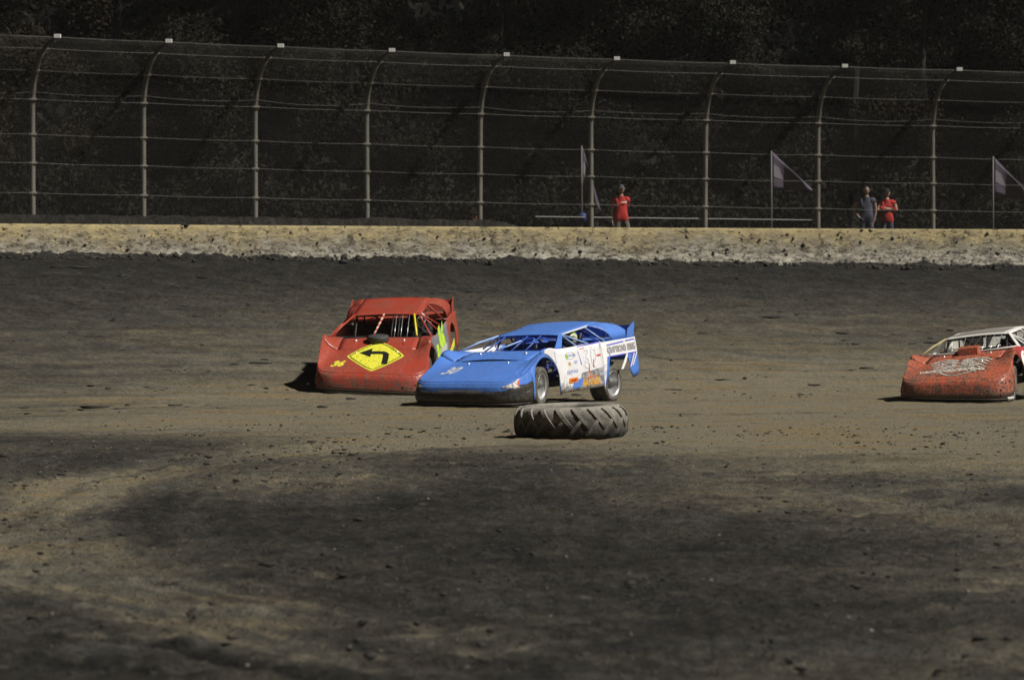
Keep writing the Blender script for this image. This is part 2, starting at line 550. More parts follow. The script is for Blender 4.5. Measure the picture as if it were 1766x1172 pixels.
    # single ruts, gouges and pale scrapes: (points, width, dryness, depth)
    L = [([(-4.4, 22.2), (-2.2, 21.2), (-1.55, 19.9), (-1.0, 19.0)], 0.10, -0.42, 0.07),
         ([(-4.6, 21.2), (-2.9, 20.2), (-1.9, 19.2)], 0.13, -0.32, 0.06),
         ([(-2.2, 26.8), (-1.75, 26.2), (-1.4, 25.6)], 0.05, 0.40, -0.01),
         ([(-1.85, 38.5), (-0.85, 35.4), (-0.45, 32.8)], 0.12, 0.22, 0.0),
         ([(-0.9, 34.8), (-0.4, 30.0), (0.1, 27.6), (0.3, 25.8)], 0.16, -0.14, 0.01),
         ([(0.8, 22.6), (1.9, 22.6), (3.4, 23.4)], 0.06, 0.24, 0.0),
         ([(2.8, 27.9), (4.0, 26.2), (4.6, 25.2)], 0.08, 0.20, 0.0),
         ([(1.4, 20.4), (2.4, 20.2), (3.2, 20.3)], 0.05, 0.20, 0.0),
         ([(6.0, 34.5), (3.4, 35.4), (2.1, 31.2), (1.25, 27.3), (0.75, 23.4)], 0.22, -0.13, 0.015),
         ([(6.6, 38.5), (4.0, 35.8), (2.3, 33.0)], 0.25, 0.20, 0.0),
         ([(7.5, 42.0), (4.5, 40.5), (2.0, 37.0)], 0.18, 0.16, 0.0),
         ([(-6.5, 43.5), (-4.4, 42.3), (-2.9, 43.2), (-1.0, 44.5)], 0.35, -0.20, 0.02),
         ([(3.0, 52.5), (6.0, 52.9), (9.5, 52.2)], 0.12, 0.18, 0.0),
         ([(1.6, 55.5), (3.2, 55.9), (5.0, 56.2)], 0.20, -0.26, 0.02),
         ([(-7.5, 58.5), (-5.5, 57.8), (-3.6, 57.6)], 0.16, -0.18, 0.02),
         ([(-4.6, 52.0), (-2.0, 51.0), (0.4, 52.6)], 0.14, -0.14, 0.015),
         ([(-5.2, 72.0), (-4.2, 72.3), (-3.3, 71.6)], 0.22, -0.18, 0.02),
         ([(2.2, 72.5), (3.1, 71.5), (5.0, 71.8), (7.2, 72.0)], 0.12, -0.22, 0.02)]
    for off, wd, dd_ in ((0.62, 0.07, 0.20), (0.30, 0.06, 0.24), (-0.25, 0.08, 0.22), (-0.60, 0.06, 0.20), (-0.95, 0.07, -0.16), (1.05, 0.09, -0.16), (1.5, 0.06, 0.14), (2.1, 0.08, 0.13), (2.8, 0.07, 0.12), (3.6, 0.08, 0.11)):
        g = np.gradient(path[2:], axis=0); g /= np.hypot(g[:, :1], g[:, 1:])
        q = path[2:] + np.stack([-g[:, 1], g[:, 0]], 1) * off * np.array([1.0, 1.6])
        L.append(([tuple(p) for p in q], wd, dd_, 0.012))
    lr = random.Random(23)
    for k in range(75):
        if k < 50: x0, y0 = lr.uniform(0.3, 5.2), lr.uniform(18.5, 38)
        else: x0, y0 = lr.uniform(-5.0, 0.5), lr.uniform(19, 42)
        ln, tl, cv = lr.uniform(0.5, 2.6), lr.uniform(-0.5, 0.9), lr.uniform(-0.5, 0.5)
        L.append(([(x0 + ln * q, y0 + tl * ln * q + cv * q * (1 - q)) for q in (0, 0.35, 0.7, 1.0)], lr.uniform(0.03, 0.10), lr.choice([0.30, 0.24, 0.2, 0.26, -0.2]), 0.008))
    for pts_, wd, dd_, dep in L:
        P = np.array(pts_)
        tt = np.linspace(0, len(P) - 1, 7 * len(P))
        qx, qy = np.interp(tt, np.arange(len(P)), P[:, 0]), np.interp(tt, np.arange(len(P)), P[:, 1])
        box = (X > qx.min() - 1.5) & (X < qx.max() + 1.5) & (Y > qy.min() - 2) & (Y < qy.max() + 2)
        xx, yy = X[box], Y[box]
        bb = np.full(xx.shape, 99.0)
        for a in range(len(qx) - 1):
            bx, by = qx[a + 1] - qx[a], qy[a + 1] - qy[a]
            q = np.clip(((xx - qx[a]) * bx + (yy - qy[a]) * by) / (bx * bx + by * by + 1e-9), 0, 1)
            bb = np.minimum(bb, np.hypot(xx - qx[a] - q * bx, yy - qy[a] - q * by))
        bb = bb + wd * 1.3 * (fbm(xx * 1.7, yy * 1.1, 91, 3) - 0.5)
        e = np.exp(-(np.clip(bb, 0, None) / wd) ** 2) * np.clip(0.15 + 1.9 * (fbm(xx * 0.9, yy * 0.45, 92, 3) - 0.25), 0, 1.2)
        dry_and_lit[box] += dd_ * e
        Z[box] -= dep * e
    dry_and_lit = np.where(d < -0.1, 0.20, dry_and_lit)
    nx, ny = X.shape
    V = np.stack([X, Y, Z], -1).reshape(-1, 3)
    idx = np.arange(nx * ny).reshape(nx, ny)
    F = np.stack([idx[:-1, :-1], idx[1:, :-1], idx[1:, 1:], idx[:-1, 1:]], -1).reshape(-1, 4)
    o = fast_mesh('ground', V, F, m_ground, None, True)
    at = o.data.attributes.new('dry_and_lit', 'FLOAT', 'POINT')
    at.data.foreach_set('value', np.clip(dry_and_lit, 0, 1).astype(np.float32).ravel())
    tag(o, kind='structure')
    return o
build_ground()

# loose clods and grit lying on the dirt
def scatter(name, n, box, size, mat, label, seed, dmin=None, dmax=None, squash=0.6, clump=0.0, stretch=0.0):
    r = np.random.default_rng(seed)
    x = r.uniform(box[0], box[1], n); y = r.uniform(box[2], box[3], n)
    keep = np.abs(x) < 0.16 * y + 1.0
    if clump:
        keep &= (fbm(x * 0.8, y * 0.4, seed, 3) > clump)
    d = WR - np.hypot(x - WC[0], y - WC[1])
    if dmin is not None: keep &= d > dmin
    if dmax is not None: keep &= d < dmax
    x, y = x[keep], y[keep]
    s_ = size[0] * (size[1] / size[0]) ** (r.random(len(x)) ** 2.6)
    z = ground_base(x, y) + s_ * 0.12
    o = blobs(name, np.stack([x, y, z], 1), s_, mat, None, squash, seed, stretch)
    return tag(o, label, 'dirt', kind='stuff')
scatter('dirt_clods', 2000, (-16, 16, 55, 92), (0.014, 0.075), m_clod, 'dark clay clods strewn over the banked track below the wall', 3, 0.3, 26, 0.35, 0.42, 3.5)
scatter('infield_clods', 6500, (-8, 8, 18, 52), (0.006, 0.036), m_clod, 'dark clods scattered over the infield dirt in the foreground', 4, None, None, 0.5, 0.46, 1.0)
scatter('dry_clods', 1500, (-9, 9, 36, 56), (0.008, 0.030), m_clod_tan, 'tan dried crumbs of clay around the big tyre', 5, None, None, 0.6, 0.42)
scatter('pebbles', 1300, (-8, 8, 18, 52), (0.005, 0.017), m_pebble, 'pale pebbles dotted over the infield dirt', 6)

# ------------------------------------------------------------------ outside wall
def arc_point(ang, off=0.0):
    """point on the wall arc; off > 0 lies behind the wall, away from the track"""
    return Vector((WC[0] + (WR + off) * math.cos(ang), WC[1] + (WR + off) * math.sin(ang), 0))
ANG_MID = math.atan2(88.2 - WC[1], -0.72 - WC[0])

def build_wall():
    mb = MB()
    prof = [(-0.22, 2.05), (-0.20, 2.45), (-0.06, 2.80), (-0.015, 3.42), (-0.005, 3.465), (0.20, 3.465), (0.215, 3.40), (0.30, 2.1)]
    angs = np.linspace(ANG_MID + 0.17, ANG_MID - 0.17, 181)
    mb.grid(lambda a, j: arc_point(a, prof[j][0]) + Vector((0, 0, prof[j][1])), list(angs), list(range(len(prof))))
    root = mb.build('track_wall', m_wall)
    tag(root, 'low yellow and white concrete wall spattered with mud behind the track', 'wall')
    r = np.random.default_rng(12)
    n = 620
    a = ANG_MID + r.uniform(-0.125, 0.125, n)
    h = 2.62 + 0.83 * r.random(n) ** 1.7
    dr = np.interp(h, [2.45, 2.8, 3.42], [0.20, 0.06, 0.015])
    P = np.stack([WC[0] + (WR - dr) * np.cos(a), WC[1] + (WR - dr) * np.sin(a), h], 1)
    s_ = 0.010 * (5.0) ** (r.random(n) ** 2.2)
    o = blobs('mud_splashes', P, s_, m_clod, root, 0.8, 13)
    tag(o, kind='stuff')
build_wall()
# one big clod that landed on top of the wall
a_ = math.atan2(85.7 - WC[1], -8.4 - WC[0])
p_ = arc_point(a_, 0.03)
o_ = blobs('mud_clod', np.array([[p_.x, p_.y, 3.475], [p_.x + 0.12, p_.y + .02, 3.45], [p_.x - 0.1, p_.y, 3.46]]), [0.075, 0.07, 0.05], m_clod, None, 0.6, 3)
tag(o_, 'dark lump of mud lying on top of the wall, between the second and third post', 'mud')

# foot-of-wall clods
r_ = np.random.default_rng(77)
n_ = 900
aa = ANG_MID + r_.uniform(-0.13, 0.13, n_)
off = -(0.12 + 0.9 * r_.random(n_) ** 2)
pp = np.stack([WC[0] + (WR + off) * np.cos(aa), WC[1] + (WR + off) * np.sin(aa), np.zeros(n_)], 1)
pp[:, 2] = ground_base(pp[:, 0], pp[:, 1]) + 0.02
tag(blobs('cushion_clods', pp, 0.025 * 4.5 ** (r_.random(n_) ** 2), m_clod, None, 0.7, 78), 'row of dark clods piled along the foot of the wall', 'dirt', kind='stuff')

# ------------------------------------------------------------------ catch fence
PROFILE = [(0, -0.9), (0, 0), (0, 1.0), (0, 2.0), (0.0, 2.65), (0.04, 2.9), (0.11, 3.17), (0.25, 3.49), (0.48, 3.76), (0.80, 3.96), (1.25, 4.12), (1.76, 4.21)]
CABLES = [0.56, 1.28, 1.97, 2.81, 3.49, 3.98, 4.20]
def prof_at_h(h):
    for (o0, h0), (o1, h1) in zip(PROFILE[:-1], PROFILE[1:]):
        if h0 <= h <= h1:
            q = (h - h0) / (h1 - h0)
            return o0 + q * (o1 - o0)
    return PROFILE[-1][0]
P1 = Vector((-11.72, 84.25)); 
ANG0 = math.atan2(P1.y - WC[1], P1.x - WC[0])
STEP = 3.07 / (WR + 0.6)
def fpoint(i, off, h):
    """point of the fence plane at post index i (may be fractional)"""
    t = max(-0.3, min(1.3, i / 8.0))
    a = ANG0 - (i - 0.60 * t * (1 - t)) * STEP          # the bays are not all quite alike
    base = 3.66 - 0.031 * max(-2.0, min(10.0, i))
    p = arc_point(a, 0.6 - off)
    p.z = base + h
    return p

fence = empty('catch_fence', tuple(fpoint(4, 0, 0)))
FO = Vector(fence.location)
tag(fence, 'tall curved-top catch fence of posts, cables and wire mesh above the wall', 'fence')
def rel(p): return p - FO
for i in range(-2, 12):
    jx, jt = rng.uniform(-0.012, 0.012), rng.uniform(-0.010, 0.010)
    pts = [rel(fpoint(i + jx + jt * max(0, h) / 4.2, o, h)) for (o, h) in PROFILE[:-2]]
    post = MB().tube(pts, 0.069, 10).build('post', m_post, fence, True)
    MB().tube([rel(fpoint(i + jx + jt, o, h)) for (o, h) in PROFILE[-3:]], [0.055, 0.045, 0.04], 8).build('arm', m_arm, post, True)
    tip = rel(fpoint(i + jx + jt, 1.80, 4.22))
    MB().box(tip, (0.075, 0.075, 0.045)).build('cap', m_cap, post)
    cl = MB()
    for h in CABLES[:-1]:
        o = prof_at_h(h)
        c = rel(fpoint(i + jx + jt * h / 4.2, o + 0.05, h))
        cl2 = MB().lathe([(0.0, -0.03), (0.078, -0.03), (0.078, 0.03), (0.0, 0.03)], 8, 'Z', tuple(rel(fpoint(i + jx + jt * h / 4.2, o, h))))
        cl2.box(c, (0.085, 0.03, 0.022))
        cl2.build('clamp', m_clamp, post)
for h in CABLES + [2.98]:
    o = prof_at_h(h)
    pts = []
    for k in range(-16, 89):
        f = k / 8.0
        sag = 0.0
        if h == 2.98:
            q = f - math.floor(f)
            sag = -0.10 * 4 * q * (1 - q) * (0.4 + 0.6 * ((math.floor(f) * 7) % 5) / 5.0)
        else:
            q = f - math.floor(f)
            sag = -0.018 * 4 * q * (1 - q)
        pts.append(rel(fpoint(f, o + 0.07, h + sag)))
    MB().tube(pts, 0.0052 if h != 2.98 else 0.004, 5).build('cable', m_cable, fence)
# pale bottom rail on the right-hand bays
pts = [rel(fpoint(k / 4.0, -0.05, 0.17 + 0.012 * k / 4.0)) for k in range(18, 29)]
MB().tube(pts, 0.011, 6).build('bottom_rail', m_rail, fence)
# chain-link: woven wires, one mesh for each bay
sl = [0.0]
PF = [p for p in PROFILE[1:]]
for (o0, h0), (o1, h1) in zip(PF[:-1], PF[1:]):
    sl.append(sl[-1] + math.hypot(o1 - o0, h1 - h0))
LEN = sl[-1]
def plane_pt(i, w, s_):
    o = float(np.interp(s_, sl, [p[0] for p in PF])); h = float(np.interp(s_, sl, [p[1] for p in PF]))
    return rel(fpoint(i + w / 3.02, o + 0.06, h))
for i in range(-2, 11):
    mb = MB()
    W = 3.02
    pitch = 0.085
    for sgn in (1, -1):
        c = -LEN if sgn > 0 else 0.0
        cmax = W if sgn > 0 else W + LEN
        while c < cmax:
            # wire: w = c + sgn * s
            if sgn > 0: s0, s1 = max(0, -c), min(LEN, W - c)
            else: s0, s1 = max(0, c - W), min(LEN, c)
            if s1 - s0 > 0.05:
                ss = [s0] + [q for q in sl[1:-1] if s0 + 0.02 < q < s1 - 0.02] + [s1]
                mb.tube([plane_pt(i, c + sgn * q, q) for q in ss], 0.0019, 3, False)
            c += pitch
    w_ = mb.build('wire_mesh', m_link, fence)
    tag(w_, kind='stuff')

# ------------------------------------------------------------------ woods behind the fence
def tree_meshes(seed, height, spread, leaves, mat):
    r = np.random.default_rng(seed)
    R = random.Random(seed)
    mb = MB()
    trunk = [(0, 0, -0.6)]
    for k in range(1, 8):
        trunk.append((trunk[-1][0] + R.uniform(-.14, .14), trunk[-1][1] + R.uniform(-.14, .14), height * 0.82 * k / 7))
    mb.tube(trunk, [0.24 - 0.030 * k for k in range(8)], 8)
    tips = []
    for k in range(26):
        q = R.uniform(0.10, 0.98)
        j = q * 7; a = int(min(6, j)); f = j - a
        p0 = Vector(trunk[a]).lerp(Vector(trunk[a + 1]), f)
        an = R.uniform(0, 6.28)
        ln = spread * (1.05 - 0.65 * abs(q - 0.35)) * R.uniform(0.6, 1.1)
        p2 = p0 + Vector((math.cos(an) * ln, math.sin(an) * ln, R.uniform(-0.1, 0.5) * ln))
        p1 = p0.lerp(p2, 0.5) + Vector((0, 0, 0.12 * ln))
        mb.tube([p0, p1, p2], [0.06, 0.035, 0.012], 5)
        tips += [p2, p1, p0.lerp(p2, 0.78), p0.lerp(p2, 0.3)]
    tips.append(Vector(trunk[-1]))
    T = np.array([tuple(t) for t in tips])
    ci = r.integers(0, len(T), leaves)
    cr = 0.38 + 0.65 * r.random(len(T))
    dirs = r.standard_normal((leaves, 3)); dirs /= np.linalg.norm(dirs, axis=1, keepdims=True)
    C = T[ci] + dirs * (cr[ci] * r.random(leaves) ** 0.45)[:, None] * np.array([1.15, 1.15, 0.8])
    C = C[C[:, 2] > 0.05]
    n = len(C)
    u = r.standard_normal((n, 3)); u /= np.linalg.norm(u, axis=1, keepdims=True)
    w = np.cross(u, r.standard_normal((n, 3))); w /= np.linalg.norm(w, axis=1, keepdims=True)
    L = (0.035 + 0.04 * r.random(n))[:, None]
    V = np.stack([C - u * L, C + w * L * 0.6, C + u * L, C - w * L * 0.55], 1).reshape(-1, 3)
    F = np.arange(n * 4).reshape(n, 4)
    return mb, V, F

protos = []
for k, (sd, hh, sp, nl) in enumerate([(101, 13.0, 2.9, 62000), (102, 14.5, 3.3, 66000), (103, 12.5, 2.7, 60000), (104, 15.0, 3.0, 64000)]):
    mb, V, F = tree_meshes(sd, hh, sp, nl, None)
    tm = mesh_of('trunk', mb.v, mb.f, m_bark)
    co = fast_mesh('crown', V, F, m_leaf[0])
    cm = co.data
    bpy.data.objects.remove(co)
    protos.append((tm, cm))
def tree(k, m, loc, rz, sc, label, group):
    root = empty('tree', loc)
    root.rotation_euler = (0, 0, rz); root.scale = (sc, sc, sc)
    link(bpy.data.objects.new('trunk', protos[k][0]), root)
    cr = link(bpy.data.objects.new('crown', protos[k][1]), root)
    cr.material_slots[0].link = 'OBJECT'
    cr.material_slots[0].material = m_leaf[m]
    tag(root, label, 'tree', group)
ORD = ['first', 'second', 'third', 'fourth', 'fifth', 'sixth', 'seventh', 'eighth', 'ninth']
TG = 'trees of the dark wood behind the fence'
lab = {0: 'dark tree with brownish leaves behind the leftmost fence post',
       1: 'dark leafy tree between the first and second fence posts from the left',
       2: 'dark leafy tree behind the third fence post from the left',
       3: 'dark olive tree between the third and fourth fence posts from the left',
       4: 'dark leafy tree behind the fourth and fifth fence posts from the left',
       5: 'dark tree whose leaves show left of the first purple flag',
       6: 'dark leafy tree behind the man in the red vest standing alone',
       7: 'dark leafy tree behind the second purple flag from the left',
       8: 'brownish tree behind the two men standing together',
       9: 'dark leafy tree behind the rightmost purple flag'}
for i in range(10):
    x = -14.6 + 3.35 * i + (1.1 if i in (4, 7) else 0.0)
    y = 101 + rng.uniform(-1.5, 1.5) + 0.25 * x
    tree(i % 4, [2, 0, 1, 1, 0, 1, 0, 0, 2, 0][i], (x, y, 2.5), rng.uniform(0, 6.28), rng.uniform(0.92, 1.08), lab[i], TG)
for i in range(10):
    x = -17.2 + 4.1 * i + rng.uniform(-0.8, 0.8)
    y = 109 + rng.uniform(-2, 2) + 0.25 * x
    tree((i + 2) % 4, [0, 2, 0, 1, 0, 0, 1, 0, 0, 1][i], (x, y, 2.4), rng.uniform(0, 6.28), rng.uniform(1.0, 1.2),
         'dark tree deep in the wood, mostly hidden behind the front row of trees', 'hidden rear trees of the wood')

# the wood goes on behind as one dark mass
r_ = np.random.default_rng(909)
n_ = 70000
C_ = np.stack([r_.uniform(-32, 32, n_), r_.uniform(117, 127, n_), 2.0 + 17.0 * r_.random(n_) ** 1.1], 1)
C_[:, 1] += 0.25 * C_[:, 0]
C_ = C_[C_[:, 2] < 13.5 + 5.0 * fbm(C_[:, 0] * 0.22, C_[:, 1] * 0.22, 19)]
n_ = len(C_)
u_ = r_.standard_normal((n_, 3)); u_ /= np.linalg.norm(u_, axis=1, keepdims=True)
w_ = np.cross(u_, r_.standard_normal((n_, 3))); w_ /= np.linalg.norm(w_, axis=1, keepdims=True)
L_ = (0.12 + 0.14 * r_.random(n_))[:, None]
V_ = np.stack([C_ - u_ * L_, C_ + w_ * L_ * 0.6, C_ + u_ * L_, C_ - w_ * L_ * 0.6], 1).reshape(-1, 3)
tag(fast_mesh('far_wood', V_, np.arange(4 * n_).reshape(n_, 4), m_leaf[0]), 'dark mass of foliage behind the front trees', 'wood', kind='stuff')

def shrub(loc, hgt, rad, n, mat, label, seed):
    r = np.random.default_rng(seed); R = random.Random(seed)
    root = empty('shrub', loc)
    st = MB()
    T = []
    for k in range(12):
        a = R.uniform(0, 6.28); q = R.uniform(0.2, 1) * rad
        tip = Vector((math.cos(a) * q, math.sin(a) * q, hgt * R.uniform(0.45, 1.0)))
        st.tube([(0, 0, -0.2), tuple(tip * 0.5 + Vector((0, 0, 0.1))), tuple(tip)], [0.03, 0.02, 0.006], 5)
        T += [tip, tip * 0.7, tip * 0.4]
    st.build('stems', m_bark, root)
    T = np.array([tuple(t) for t in T])
    C = T[r.integers(0, len(T), n)] + 0.26 * r.standard_normal((n, 3))
    C[:, 2] = np.abs(C[:, 2])
    u = r.standard_normal((n, 3)); u /= np.linalg.norm(u, axis=1, keepdims=True)
    w = np.cross(u, r.standard_normal((n, 3))); w /= np.linalg.norm(w, axis=1, keepdims=True)
    L = (0.05 + 0.06 * r.random(n))[:, None]
    V = np.stack([C - u * L, C + w * L * 0.5, C + u * L, C - w * L * 0.5], 1).reshape(-1, 3)
    fast_mesh('foliage', V, np.arange(4 * n).reshape(n, 4), mat, root)
    tag(root, label, 'shrub', 'undergrowth behind the fence')
for k, (x, y, h, rd, lb) in enumerate([
        (-13.0, 95.0, 2.2, 1.8, 'dark shrub at the foot of the wood, left of the leftmost post'),
        (-9.4, 95.5, 1.8, 1.6, 'dark shrub between the first and second fence posts'),
        (-6.0, 96.0, 2.4, 1.7, 'olive shrub behind the berm, just right of the third post'),
        (-2.6, 96.0, 1.7, 1.5, 'olive shrub behind the berm, right of the fourth post'),
        (0.6, 98.0, 2.0, 1.6, 'dark shrub low behind the fence, left of the first flag'),
        (4.0, 98.5, 1.9, 1.6, 'dark shrub low behind the fence, right of the lone man in red'),
        (8.0, 99.5, 2.1, 1.7, 'dark shrub low behind the second flag'),
        (11.6, 100.5, 2.2, 1.7, 'dark shrub low behind the two men'),
        (15.2, 101.0, 2.0, 1.7, 'dark shrub low behind the rightmost flag')]):
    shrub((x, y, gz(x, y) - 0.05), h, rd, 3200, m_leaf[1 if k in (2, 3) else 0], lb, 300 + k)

# ------------------------------------------------------------------ feather flags
m_purple = Mat('purple_flag_cloth')
_v = m_purple.obj()
m_purple.l(m_purple.mix(m_purple.noise(4, 3, 0.5, _v), (0.075, 0.060, 0.088), (0.13, 0.105, 0.145)), m_purple.b.inputs['Base Color'])
m_purple.set(Roughness=0.9)
m_purple = m_purple.m
m_fwhite = plain('white_flag_print', (0.26, 0.235, 0.27), 0.9, vary=0.15)
m_pole = plain('grey_flag_pole', (0.12, 0.115, 0.11), 0.6, vary=0.2)
m_blue_sleeve = plain('blue_sleeve', (0.05, 0.07, 0.25), 0.7, vary=0.2)
def flag(loc, height, reach, drop, folds, label, blue=False):
    root = empty('pennant_flag', loc)
    MB().tube([(0, 0, -0.3), (0, 0, height * 0.5), (0, 0, height)], [0.035, 0.03, 0.022], 8).build('pole', m_pole, root, True)
    fh = 1.05
    def P(u, v):
        # u along the fly (0 at the pole), v from the foot up; a triangle that hangs from the pole top
        top = height - 0.03 - u * (fh + drop)
        bot = height - fh - u * drop
        z = bot + (top - bot) * v
        return Vector((0.03 + u * reach, 0.16 * u * math.sin(u * folds + v * 1.4), z))
    us = list(np.linspace(0, 1, 25)); vs = list(np.linspace(0, 1, 9))
    cl = MB().grid(P, us, vs).build('cloth', m_purple, root, True, 0.006)
    em = MB()
    def E(u, v):
        p = P(u, v); return p + Vector((0, -0.012, 0))
    em.grid(lambda a, b: E(0.03 + 0.24 * a * (1 - 0.45 * b), 0.36 + 0.34 * b), list(np.linspace(0, 1, 7)), list(np.linspace(0, 1, 5)))
    em.build('emblem', m_fwhite, cl, True)
    if blue:
        MB().lathe([(0.02, -0.13), (0.10, -0.10), (0.12, 0.0), (0.09, 0.10), (0.02, 0.12)], 10, 'Z', (0.02, 0, 3.75 - loc[2])).build('sleeve', m_blue_sleeve, root, True)
    tag(root, label, 'flag', 'purple pennant flags behind the fence')
def place_px(px, D):
    return (px - 883) / 6000.0 * D
for (px, ztop, D, reach, drop, folds, lb, bl) in [
        (1003, 5.62, 91.0, 0.50, 0.70, 7.0, 'limp purple pennant flag on a pole with a blue sleeve, beside the sixth post', True),
        (1330, 5.58, 93.5, 1.12, 0.02, 5.0, 'outstretched purple pennant flag with white print between the seventh and eighth posts', False),
        (1712, 5.50, 95.5, 1.25, 0.25, 5.6, 'purple pennant flag at the far right, right of the last post', False)]:
    x = place_px(px, D)
    z0 = gz(x, D)
    flag((x, D, z0), ztop - z0, reach, drop, folds, lb, bl)

# scrap of orange on the berm
xs_ = place_px(803, 89.0); zs_ = gz(xs_, 89.0)
mbs = MB().grid(lambda u, v: Vector((xs_ + 0.32 * u, 89.0 + 0.2 * v, zs_ + 0.05 + 0.09 * math.sin(u * 5 + v * 3))), list(np.linspace(0, 1, 8)), list(np.linspace(0, 1, 5)))
tag(mbs.build('rag', plain('faded_orange_cloth', (0.22, 0.07, 0.03), 0.9, vary=0.3), None, True, 0.01), 'crumpled faded orange rag on the berm left of the fifth post', 'rag')

# ------------------------------------------------------------------ people
m_skin = plain('skin', (0.42, 0.27, 0.20), 0.6, vary=0.1)
def skin_mesh(nodes, edges, root_i=0, sub=2):
    me = bpy.data.meshes.new('tmp_skin')
    me.from_pydata([n[0] for n in nodes], edges, [])
    o = bpy.data.objects.new('tmp_skin', me)
    col.objects.link(o)
    o.modifiers.new('skin', 'SKIN').use_smooth_shade = True
    sv = me.skin_vertices[0].data
    for i, n in enumerate(nodes):
        r = n[1]
        sv[i].radius = (r, r) if not isinstance(r, tuple) else r
        sv[i].use_root = (i == root_i)
    ss = o.modifiers.new('sub', 'SUBSURF'); ss.levels = sub; ss.render_levels = sub
    dg = bpy.context.evaluated_depsgraph_get()
    out = bpy.data.meshes.new_from_object(o.evaluated_get(dg))
    bpy.data.objects.remove(o)
    return out

def hand(nodes, edges, wi, wrist, d, side, up):
    """palm with five bent fingers"""
    d = Vector(d).normalized(); side = Vector(side).normalized(); n = d.cross(side).normalized() * up
    pi = len(nodes)
    palm = Vector(wrist) + d * 0.055
    nodes.append((tuple(palm), (0.036, 0.020))); edges.append((wi, pi))
    for k, (o, ln) in enumerate([(-0.030, 0.065), (-0.010, 0.078), (0.010, 0.074), (0.029, 0.058)]):
        a = palm + d * 0.038 + side * o
        b = a + d * ln * 0.55 + n * 0.008
        c = b + d * ln * 0.35 + n * 0.03
        i0 = len(nodes)
        nodes += [(tuple(a), 0.0095), (tuple(b), 0.009), (tuple(c), 0.008)]
        edges += [(pi, i0), (i0, i0 + 1), (i0 + 1, i0 + 2)]
    a = palm - side * 0.040 - d * 0.012
    b = a - side * 0.012 + d * 0.035 + n * 0.012
    c = b + d * 0.028 + n * 0.012
    i0 = len(nodes)
    nodes += [(tuple(a), 0.012), (tuple(b), 0.010), (tuple(c), 0.009)]
    edges += [(pi, i0), (i0, i0 + 1), (i0 + 1, i0 + 2)]

